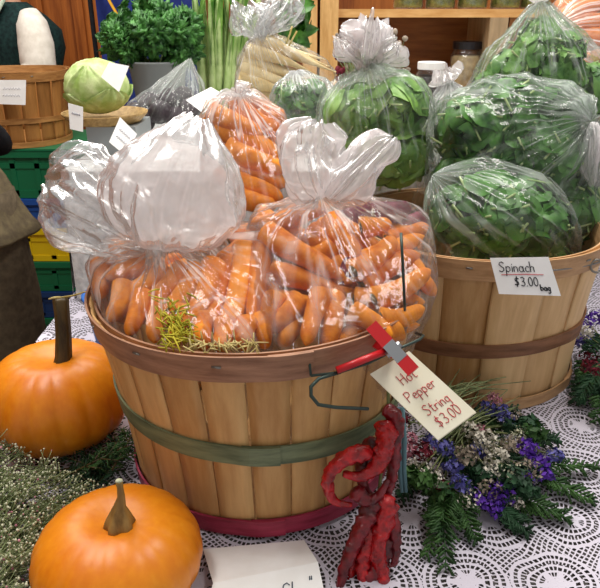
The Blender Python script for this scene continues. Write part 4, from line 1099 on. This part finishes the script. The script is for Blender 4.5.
# woman in dark green vest behind the empty basket
aw = ((.26,-.04,1.08),(.20,-.24,1.02),(.16,-.30,1.01)); aw2 = ((-.26,-.04,1.08),(-.18,-.24,1.02),(-.14,-.30,1.01))
vest = torso([(.92,.185,.135,0),(1.0,.165,.122,0),(1.08,.165,.15,.03),(1.2,.185,.18,.04),(1.28,.19,.17,.04),(1.34,.165,.12,.02),(1.385,.115,.075,.004),(1.40,.075,.062,.006)], amp=.03)
skirt = torso([(.06,.27,.22,0),(.5,.22,.17,0),(.85,.19,.15,0),(.95,.175,.13,0)], fold=.03)
shirt = MB(); shirt.grid(lambda a, b_: Vector(((a-.5)*.16*(1-b_)**.9, -.138+.006*abs(a-.5)+.068*(1-b_)**3 , 1.405-.22*b_)), 8, 14)
braid = MB()
for sx in (1,-1): braid.tube([(sx*.083,-.075,1.41),(sx*.06,-.125,1.33),(sx*.035,-.146,1.26),(.0,-.15,1.18)], .008, 8)
shoes = lambda: MB().ball((.10,-.06,.045), .05, 12, 8, (1,2.4,.9)).ball((-.10,-.06,.045), .05, 12, 8, (1,2.4,.9))
puff = [( .15,-.005,1.36),(.17,-.01,1.31),(.195,-.02,1.22),(.21,-.035,1.12),(.21,-.08,1.07),(.19,-.2,1.03)]
pr = [.04,.068,.078,.076,.065,.04]
person((-1.33,3.27,0), math.radians(-38), (aw, aw2),
       [('vest', vest, 'vest'), ('skirt', skirt, 'black'), ('blouse_front', shirt, 'blouse'), ('vest_trim', braid, 'trim_light'),
        ('sleeve', sleeve(puff, pr), 'blouse'), ('sleeve', sleeve([(-x,y,z) for x,y,z in puff], pr), 'blouse'), ('shoes', shoes(), 'black')],
       'person in dark green vest and cream puffed sleeves behind the empty basket', 1.62)
# dark shawl draped at her back
# person in the taupe coat at the left edge
ap_ = ((.21,-.06,1.10),(.10,-.25,1.08),(.05,-.31,1.09)); ap2 = ((-.185,-.07,1.10),(-.10,-.25,1.04),(-.05,-.31,1.05))
coat = torso([(.842,.225,.18,0),(.838,.24,.195,0),(.846,.243,.197,0),(.87,.222,.178,0),(.91,.205,.165,0),(.98,.197,.16,0),(1.06,.19,.15,0),(1.12,.165,.13,0),(1.16,.158,.12,0)], amp=.07, fold=.010, sd=3)
upper = torso([(1.14,.155,.118,0),(1.25,.18,.13,0),(1.36,.19,.12,0),(1.43,.15,.09,0),(1.46,.07,.06,0)], amp=.02)
tro = MB()
for sx in (1,-1):
    tro.tube([(sx*.10,0,z) for z in (.06,.2,.35,.5,.65,.78,.86,.95)], [.09,.095,.105,.115,.12,.112,.11,.10], 24)
sl = [(.15,0,1.38),(.175,-.02,1.27),(.185,-.055,1.12),(.17,-.12,1.07),(.11,-.23,1.08)]; sr = [.06,.06,.058,.055,.045]
person((-.925,1.60,0), PI, (ap_, ap2),
       [('coat_skirt', coat, 'taupe'), ('jacket_top', upper, 'black'), ('trousers', tro, 'taupe2'),
        ('sleeve', sleeve(sl, sr), 'black'), ('sleeve', sleeve([(-x,y,z) for x,y,z in sl], sr), 'black'), ('shoes', shoes(), 'black')],
       'person in taupe coat and trousers with black sleeves at the left edge', 1.72, bend=.55)
# blue banner with yellow strap
bn = MB(); p0, p1 = W(100,40,3.4), W(205,40,3.4)
bn.grid(lambda a, b_: Vector((p0.x+(p1.x-p0.x)*a, 3.4+.02*math.sin(a*16), .85+b_*.85)), 40, 6)
bn.grid(lambda a, b_: Vector((p0.x+(p1.x-p0.x)*a, 3.406+.02*math.sin(a*16), .85+b_*.85)), 40, 6)
bo = mk('cloth_banner', bn, M['banner']); tag(bo, 'dark blue cloth hanging behind the kale', 'cloth')
ys = MB(); ys.tube([W(103,-14,3.36), W(110,2,3.36), W(118,16,3.36), W(128,28,3.36)], .022, 6, flat=.25); mk('yellow_band', ys, M['yellow_strap'], bo)
rl = MB(); rl.tube([(p0.x-.05,3.447,1.70),(p1.x+.05,3.447,1.70)], .012, 10)
for x in (p0.x-.04, p1.x+.04): rl.tube([(x,3.447,0),(x,3.447,1.70)], .012, 10); 
tag(mk('banner_rail', rl, M['black']), 'thin black rail carrying the dark blue cloth', 'rail')
# door panel frame in the wooden wall
struct('trim_1', MB().box((W(40,30,4.17).x-.03,4.17,0),(W(40,30,4.17).x+.03,4.2,2.4)), M['wall'], smooth=False)
struct('trim_2', MB().box((W(80,30,4.17).x-.03,4.17,0),(W(80,30,4.17).x+.03,4.2,2.4)), M['wall'], smooth=False)

# ------------------------------------------------------------------ pepper string
pr_ = empty('pepper_string', PT(365,588,TZ))
def curvepts(pp, n=18):
    out = []
    for i in range(n+1):
        x = i/n*(len(pp)-1); k = min(int(x), len(pp)-2); f = x-k
        a0, a1, a2, a3 = pp[max(k-1,0)], pp[k], pp[k+1], pp[min(k+2,len(pp)-1)]
        out.append((a1*2 + (a2-a0)*f + (a0*2-a1*5+a2*4-a3)*f*f + (a1*3-a0-a2*3+a3)*f**3)*.5)
    return out
def pepper(pp, r, mat, seed):
    P = curvepts([W(*p) for p in pp], 52); b = MB(); n = 18
    rad = [r*min(1,(i/52+.03)/.12)**.5*(1-.72*(i/52)**1.6) for i in range(53)]
    k0 = len(b.v); b.tube(P, rad, n)
    for i, v in enumerate(b.v):
        p = Vector(v); o = P[min(i//n, 52)]
        w = 1.06 + .34*(abs(noise.noise(p*95+Vector((seed,0,0))))*2-.5) + .16*noise.noise(p*230); b.v[i] = tuple(o + (p-o)*w)
    o = mk('pepper', b, M[mat], pr_)
    return o, P[0]
peps = [([(384,420,.64),(386,440,.628),(380,462,.62),(362,476,.612),(343,474,.61)], .0125, 'chili'),
 ([(372,452,.625),(350,456,.615),(332,470,.608),(327,486,.606),(336,502,.604),(352,505,.604)], .0095, 'chili'),
 ([(378,440,.65),(366,455,.64),(362,480,.632),(372,498,.625)], .011, 'chili_dark'),
 ([(392,430,.65),(394,460,.64),(388,490,.63),(380,506,.62)], .009, 'chili_dark'),
 ([(378,498,.612),(368,516,.60),(356,540,.586),(344,570,.57),(338,600,.555)], .0115, 'chili_dark'),
 ([(386,495,.612),(384,520,.60),(378,550,.585),(384,580,.57),(390,604,.556)], .0125, 'chili'),
 ([(376,520,.607),(366,545,.592),(362,572,.576),(368,604,.56)], .012, 'chili'),
 ([(390,505,.617),(394,525,.60),(396,545,.59),(394,562,.582),(388,566,.58)], .0075, 'chili_dark'),
 ([(370,530,.61),(352,555,.59),(350,580,.576),(340,606,.56)], .010, 'chili'),
 ([(390,535,.60),(380,560,.585),(366,588,.568),(372,610,.556)], .011, 'chili_dark'),
 ([(384,408,.65),(396,418,.64),(398,436,.632),(390,452,.628)], .009, 'chili_dark'),
 ([(352,490,.61),(366,500,.606),(378,496,.606),(388,480,.61)], .009, 'chili_dark')]
for i, (pp, r, mt) in enumerate(peps):
    o, _ = pepper(pp, r, mt, i*5.3)
s = MB(); s.tube(curvepts([W(388,380,.655),W(388,410,.648),W(384,450,.64),(W(378,500,.622)),W(376,540,.605),W(372,590,.575)]), .002, 6); mk('string', s, M['stemgreen'], pr_)
tsx = MB()
for (a, b_) in ((398,402),(402,406)): tsx.tube([W(a,408,.66), W(a+2,440,.655), W(b_-2,470,.652), W(b_,492,.648)], [.0032,.0036,.003,.0022], 6)
mk('twine', tsx, M['teal_string'], pr_)
tag(pr_, 'string of shiny dried red peppers hanging at the basket under the cream tag', 'pepper string')

# ------------------------------------------------------------------ bouquets and greenery
def frond(mb, a, b, wd, rr, up=Vector((0,0,1)), n=16, droop=.1):
    """flat cedar frond: a rib with side sprays, each with tiny scales"""
    d = b-a; ln = d.length; d.normalize(); s = d.cross(up).normalized()
    rib = [a + d*ln*t + up*(droop*ln*math.sin(PI*t)*.4) for t in [i/8 for i in range(9)]]
    mb.tube(rib, [.0016*(1-.6*i/8) for i in range(9)], 4)
    for i in range(n):
        t = .1+.88*i/n; o = a + d*ln*t + up*(droop*ln*math.sin(PI*t)*.4); l = wd*(1-t*.72)*rr.uniform(.8,1.1)
        for sg in (1,-1):
            e = o + (s*sg*.75 + d*.75)*l*.8 + up*rr.gauss(0,.006)
            mb.tube([o, o.lerp(e,.5)+up*.002, e], [.0013,.0017,.0006], 4)
            for j in range(5):
                q = o.lerp(e, .25+.15*j)
                for s2 in (1,-1):
                    f = q + (s*sg*(.35 if s2 > 0 else .95) + d*(1.0 if s2 > 0 else .2))*l*.26*(1-j*.12) + up*rr.gauss(0,.002)
                    mb.tube([q, f], [.0016,.0007], 4, flat=.6)
def cluster(mb, c, r, n, br, rr, sq=.7):
    """a flower head: many small cupped petals on a dome"""
    for k in range(int(n*1.5)):
        q = Vector((rr.gauss(0,1), rr.gauss(0,1), rr.gauss(0,1))).normalized(); p = c + Vector((q.x, q.y, q.z*sq))*r*rr.uniform(.5,1.05)
        nrm = (q + Vector((rr.gauss(0,.5), rr.gauss(0,.5), rr.gauss(0,.5)))).normalized(); a = nrm.orthogonal().normalized(); a.rotate(Matrix.Rotation(rr.uniform(0,6),3,nrm)); b = nrm.cross(a)
        z = br*rr.uniform(.7,1.4)
        mb.add([p-a*z*.8, p-b*z*.55+nrm*z*.25, p+a*z+nrm*z*.5, p+b*z*.55+nrm*z*.25, p+nrm*z*.1], [(0,1,4),(1,2,4),(2,3,4),(3,0,4)])
def bouquet(nm, c0, heads, fronds, stems, label, seed):
    rr = random.Random(seed); root = empty(nm, c0)
    sm_ = MB()
    for (u, v, z, r, n, br, mt, pn) in heads:
        c = PT(u, v, TZ+z); b = MB(); cluster(b, c, r, n, br, rr); mk(pn, b, M[mt], root)
        sm_.tube([c0+Vector((rr.gauss(0,.012),rr.gauss(0,.012),.03)), c0.lerp(c,.5)+Vector((0,0,.02)), c], [.0014,.0013,.001], 4)
    mk('stems', sm_, M['stemgreen'], root)
    for (u0,v0,z0,u1,v1,z1,wd,mt) in fronds:
        b = MB(); a, e = PT(u0,v0,TZ+z0), PT(u1,v1,TZ+z1); frond(b, a, e, wd, rr); mk('cedar_frond', b, M[mt], root)
    if stems:
        b = MB()
        for (u0,v0,z0,u1,v1,z1) in stems:
            for k in range(14):
                a = PT(u0+rr.gauss(0,6),v0+rr.gauss(0,5),TZ+max(.004,z0+rr.gauss(0,.008))); e = PT(u1+rr.gauss(0,14),v1+rr.gauss(0,8),TZ+max(.004,z1+rr.gauss(0,.012)))
                b.tube([a, a.lerp(e,.5)+Vector((0,0,.008)), e], [.001,.001,.0006], 4)
        mk('grass_stems', b, M['greenery'], root)
    tag(root, label, 'bouquet'); return root
rq = random.Random(77)
H = []
for (u,v,z,r,n,br,mt,pn) in ((484,440,.055,.022,130,.0035,'whitep','white_flower'),(497,455,.05,.017,90,.0035,'whitep','white_flower'),(472,430,.06,.015,70,.0033,'whitep','white_flower'),(488,470,.045,.015,70,.0033,'whitep','white_flower'),
  (500,492,.03,.02,120,.0042,'violet','violet_statice'),(520,478,.035,.017,100,.0042,'violet','violet_statice'),(538,462,.035,.016,90,.0042,'violet','violet_statice'),(527,448,.045,.016,80,.004,'violet','violet_statice'),(494,508,.022,.013,60,.0042,'violet','violet_statice'),(480,498,.028,.014,60,.004,'violet','violet_statice'),(545,474,.03,.012,50,.004,'violet','violet_statice'),
  (452,466,.05,.014,60,.004,'bluev','blue_larkspur'),(446,448,.055,.013,55,.004,'bluev','blue_larkspur'),(460,482,.045,.014,55,.004,'bluev','blue_larkspur'),(500,412,.055,.014,60,.004,'bluev','blue_larkspur'),(510,424,.05,.013,55,.004,'bluev','blue_larkspur'),(488,408,.06,.012,45,.004,'bluev','blue_larkspur'),(555,455,.03,.012,45,.004,'bluev','blue_larkspur'),(432,440,.06,.012,50,.004,'bluev','blue_larkspur'),
  (407,450,.06,.013,60,.0035,'pinkp','pink_flower'),(411,438,.065,.011,45,.0035,'pinkp','pink_flower'),(494,398,.06,.011,45,.0035,'pinkp','pink_flower'),(480,428,.062,.008,30,.003,'pinkp','pink_flower'),
  (432,478,.045,.018,90,.0026,'whitep','pale_filler'),(418,468,.05,.018,80,.0026,'whitep','pale_filler'),(470,500,.03,.017,70,.0026,'whitep','pale_filler'),(448,420,.07,.016,60,.0026,'whitep','pale_filler'),(515,500,.025,.014,50,.0026,'whitep','pale_filler'),
  (400,420,.075,.016,70,.004,'darkp','dark_red_flower'),(422,450,.06,.017,70,.004,'darkp','dark_red_flower'),(442,490,.035,.015,60,.004,'darkp','dark_red_flower'),(512,445,.05,.015,60,.004,'seed','brown_flower'),(466,455,.06,.016,70,.004,'seed','brown_flower'),(462,412,.065,.016,60,.004,'seed','brown_flower')):
    H.append((u,v,z,r,n,br,mt,pn))
for k in range(26):
    u, v = rq.uniform(400,540), rq.uniform(415,495)
    if v > 500-(540-u)*.05 or v < 470-(u-395)*.6: continue
    mt, pn, br = rq.choice((('seed','brown_flower',.003),('creamp','pale_filler',.0022),('whitep','pale_filler',.0022),('fir','leaf_tuft',.006),('cedar','leaf_tuft',.006),('bluev','blue_larkspur',.0034),('fir','leaf_tuft',.006)))
    H.append((u,v,rq.uniform(.03,.055),rq.uniform(.014,.022),70,br,mt,pn))
bc = PT(455,452,TZ)
FR = [(440,478,.03,446,572,.006,.05,'cedar'),(455,485,.03,425,560,.006,.04,'cedar'),(450,485,.03,478,545,.006,.04,'cedar'),(530,470,.02,596,505,.006,.04,'cedar'),(530,465,.02,600,470,.008,.035,'cedar'),(510,495,.02,570,520,.006,.045,'cedar'),
      (490,500,.02,530,535,.005,.04,'fir'),(470,470,.02,520,500,.03,.045,'fir'),(430,460,.02,400,500,.01,.04,'fir'),(520,440,.02,560,440,.02,.035,'fir'),(470,440,.03,540,480,.03,.05,'fir'),(440,440,.03,480,500,.03,.05,'fir'),(460,420,.02,520,410,.03,.04,'fir')]
bouquet('dried_bouquet', bc, H, FR, [(440,400,.09,500,380,.05),(420,420,.08,470,385,.08),(450,440,.05,500,400,.05)], 'bouquet of purple and white dried flowers with cedar lying under the cream tag', 5)
# second bouquet beyond the spinach basket
H2 = []
for k in range(22):
    u, v = rq.uniform(572,628), rq.uniform(315,375); mt, pn = rq.choice((('bluev','blue_larkspur'),('violet','violet_statice'),('whitep','pale_filler'),('darkp','dark_red_flower')))
    H2.append((u,v,rq.uniform(.04,.09),.02,60,.004,mt,pn))
F2 = [(600,372,.05,575,402,.012,.05,'fir'),(610,372,.04,595,425,.008,.05,'cedar'),(620,360,.05,572,388,.015,.05,'fir'),(625,370,.05,615,415,.008,.05,'cedar'),(610,340,.03,585,352,.07,.05,'fir'),(600,350,.03,640,345,.07,.05,'fir'),(598,365,.03,600,395,.03,.05,'fir'),(590,360,.03,580,380,.03,.04,'cedar')]
bouquet('dried_bouquet', PT(612,375,TZ), H2, F2, [], 'dark bouquet of dried flowers cut off at the right edge beside the spinach basket', 15)

# baby's breath style dried bunch at the lower left
db = empty('dried_filler_bunch', PT(10,600,TZ)); st = MB(); bl = MB(); pk = MB(); rd = random.Random(21)
c0 = PT(-30,600,TZ+.02)
for k in range(430):
    u = rd.uniform(-15,128); lim = 434 + max(0,u)*.62 
    v = rd.uniform(lim, 600)
    if u > 40 and v > 505 - (u-40)*.02 and u > 42 + (600-v)*.25 and v > 520: continue
    e = PT(u, v, TZ + rd.uniform(.012,.075)*(1 if u < 70 else .6))
    if (e - cB).to_2d().length < .10 and e.z < TZ+.13: continue
    if (e - cA).to_2d().length < .104: e = cA + (e-cA).normalized()*.12; e.z = TZ+.05
    a = e + Vector((rd.uniform(-.09,-.02), rd.uniform(-.09,.01), 0)); a.z = TZ+.005+rd.random()*.02
    if (a-cB).to_2d().length < .10: a = e + Vector((-.06,.03,0)); a.z = TZ+.01
    st.tube([a, a.lerp(e,.5)+Vector((0,0,.008)), e], [.0014,.0013,.0008], 4)
    for j in range(9):
        p = e + Vector((rd.gauss(0,.010), rd.gauss(0,.010), rd.gauss(0,.008))); p.z = max(p.z, TZ+.004)
        st.tube([e.lerp(a,.12*rd.random()), p], [.0006,.0005], 3)
        (pk if (rd.random() < .07 and u < 60) else bl).ball(p, rd.uniform(.0009,.0019), 5, 4)
mk('stems', st, M['greenery'], db); mk('blossoms', bl, M['creamp'], db); mk('pink_blossoms', pk, M['pinkp'], db)
tag(db, 'bunch of tiny cream dried blossoms lying left of the small pumpkin', 'dried flowers')
# fir sprigs between pumpkin and basket
def sprig(u0,v0,z0,u1,v1,z1,mat,label,seed,nl=.016):
    rr = random.Random(seed); a, b_ = PT(u0,v0,TZ+z0), PT(u1,v1,TZ+z1); root = empty('fir_sprig', PT(u0,v0,TZ))
    tw = MB(); nd = MB(); d = b_-a
    def twig(a, b_, r):
        dd = (b_-a); tw.tube([a, b_], [r, r*.5], 5); n = int(dd.length/.0022)
        for k in range(n):
            q = a + dd*(k/n); s = Vector((rr.gauss(0,1), rr.gauss(0,1), rr.gauss(0,.6))); s -= dd.normalized()*s.dot(dd.normalized()); s.normalize()
            e = q + s*nl*.8 + dd.normalized()*nl*.5; e.z = max(e.z, TZ+.002)
            nd.tube([q, e], [.0012,.0005], 3)
    twig(a, b_, .002); sd = d.cross(Vector((0,0,1))).normalized()
    for t, sg in ((.2,1),(.35,-1),(.5,1),(.65,-1)):
        q = a+d*t; twig(q, q + (d.normalized()*.7+sd*sg*.7)*d.length*.4, .0014)
    mk('twig', tw, M['stem_dark'], root); mk('needles', nd, M[mat], root); tag(root, label, 'evergreen sprig', 'fir sprigs by the large pumpkin')
sprig(80,478,.01,128,432,.03,'fir','dark fir sprig lying between the large pumpkin and the basket',1)
sprig(60,470,.01,118,462,.02,'fir','dark fir sprig lying between the large pumpkin and the basket',2)
sprig(70,490,.01,128,455,.015,'fir','dark fir sprig lying between the large pumpkin and the basket',4)
sprig(96,500,.01,84,448,.03,'fir','dark fir sprig lying between the large pumpkin and the basket',6)
sprig(52,478,.012,100,468,.03,'fir','dark fir sprig lying between the large pumpkin and the basket',7)
sprig(112,470,.03,136,428,.05,'cedar','dark fir sprig lying between the large pumpkin and the basket',8)
sprig(74,472,.03,126,446,.05,'cedar','dark fir sprig lying between the large pumpkin and the basket',9)
# straw bits beside the small pumpkin
sb = MB()
for k in range(16):
    p = PT(R.uniform(166,192), R.uniform(488,520), TZ+.003+.002*R.random()); d = Vector((R.gauss(0,1),R.gauss(0,1),0)).normalized()*.009; sb.tube([p-d, p+d], .0009, 4)
o = mk('straw_bits', sb, M['strawy']); tag(o, 'loose straw bits on the lace between small pumpkin and basket', 'straw', kind='stuff')

# ------------------------------------------------------------------ light and camera
wd = bpy.data.worlds.new('World'); sc.world = wd; wd.use_nodes = True
bg = wd.node_tree.nodes.get('Background') or wd.node_tree.nodes.new('ShaderNodeBackground')
bg.inputs[0].default_value = (1.0,.96,.92,1); bg.inputs[1].default_value = .32
def area(name, loc, size, power, col=(1,.96,.9), rot=(0,0,0)):
    l = bpy.data.lights.new(name, 'AREA'); l.shape = 'RECTANGLE'; l.size, l.size_y = size; l.energy = power; l.color = col
    o = bpy.data.objects.new(name, l); C.objects.link(o); o.location = loc; o.rotation_euler = rot; return o
area('ceiling_lamp', (-.8,1.1,2.9), (.35,1.5), 24)
area('ceiling_lamp', (.8,1.3,2.9), (.35,1.5), 24)
area('ceiling_lamp', (0,2.4,2.9), (1.6,.35), 22)
area('ceiling_lamp', (-1.6,2.6,2.9), (1.2,.3), 16)
cam = bpy.data.cameras.new('Camera'); cam.sensor_fit = 'HORIZONTAL'; cam.sensor_width = 36; cam.lens = F0/600*36; cam.clip_start = .02
co = bpy.data.objects.new('Camera', cam); C.objects.link(co); co.location = CAM; co.rotation_euler = (PI/2-PITCH, 0, 0); sc.camera = co
sc.view_settings.view_transform = 'Standard'; sc.view_settings.look = 'None'; sc.view_settings.gamma = 1; sc.view_settings.use_curve_mapping = False
sc.view_settings.exposure = .45
sc.cycles.transparent_max_bounces = 24; sc.cycles.max_bounces = 8
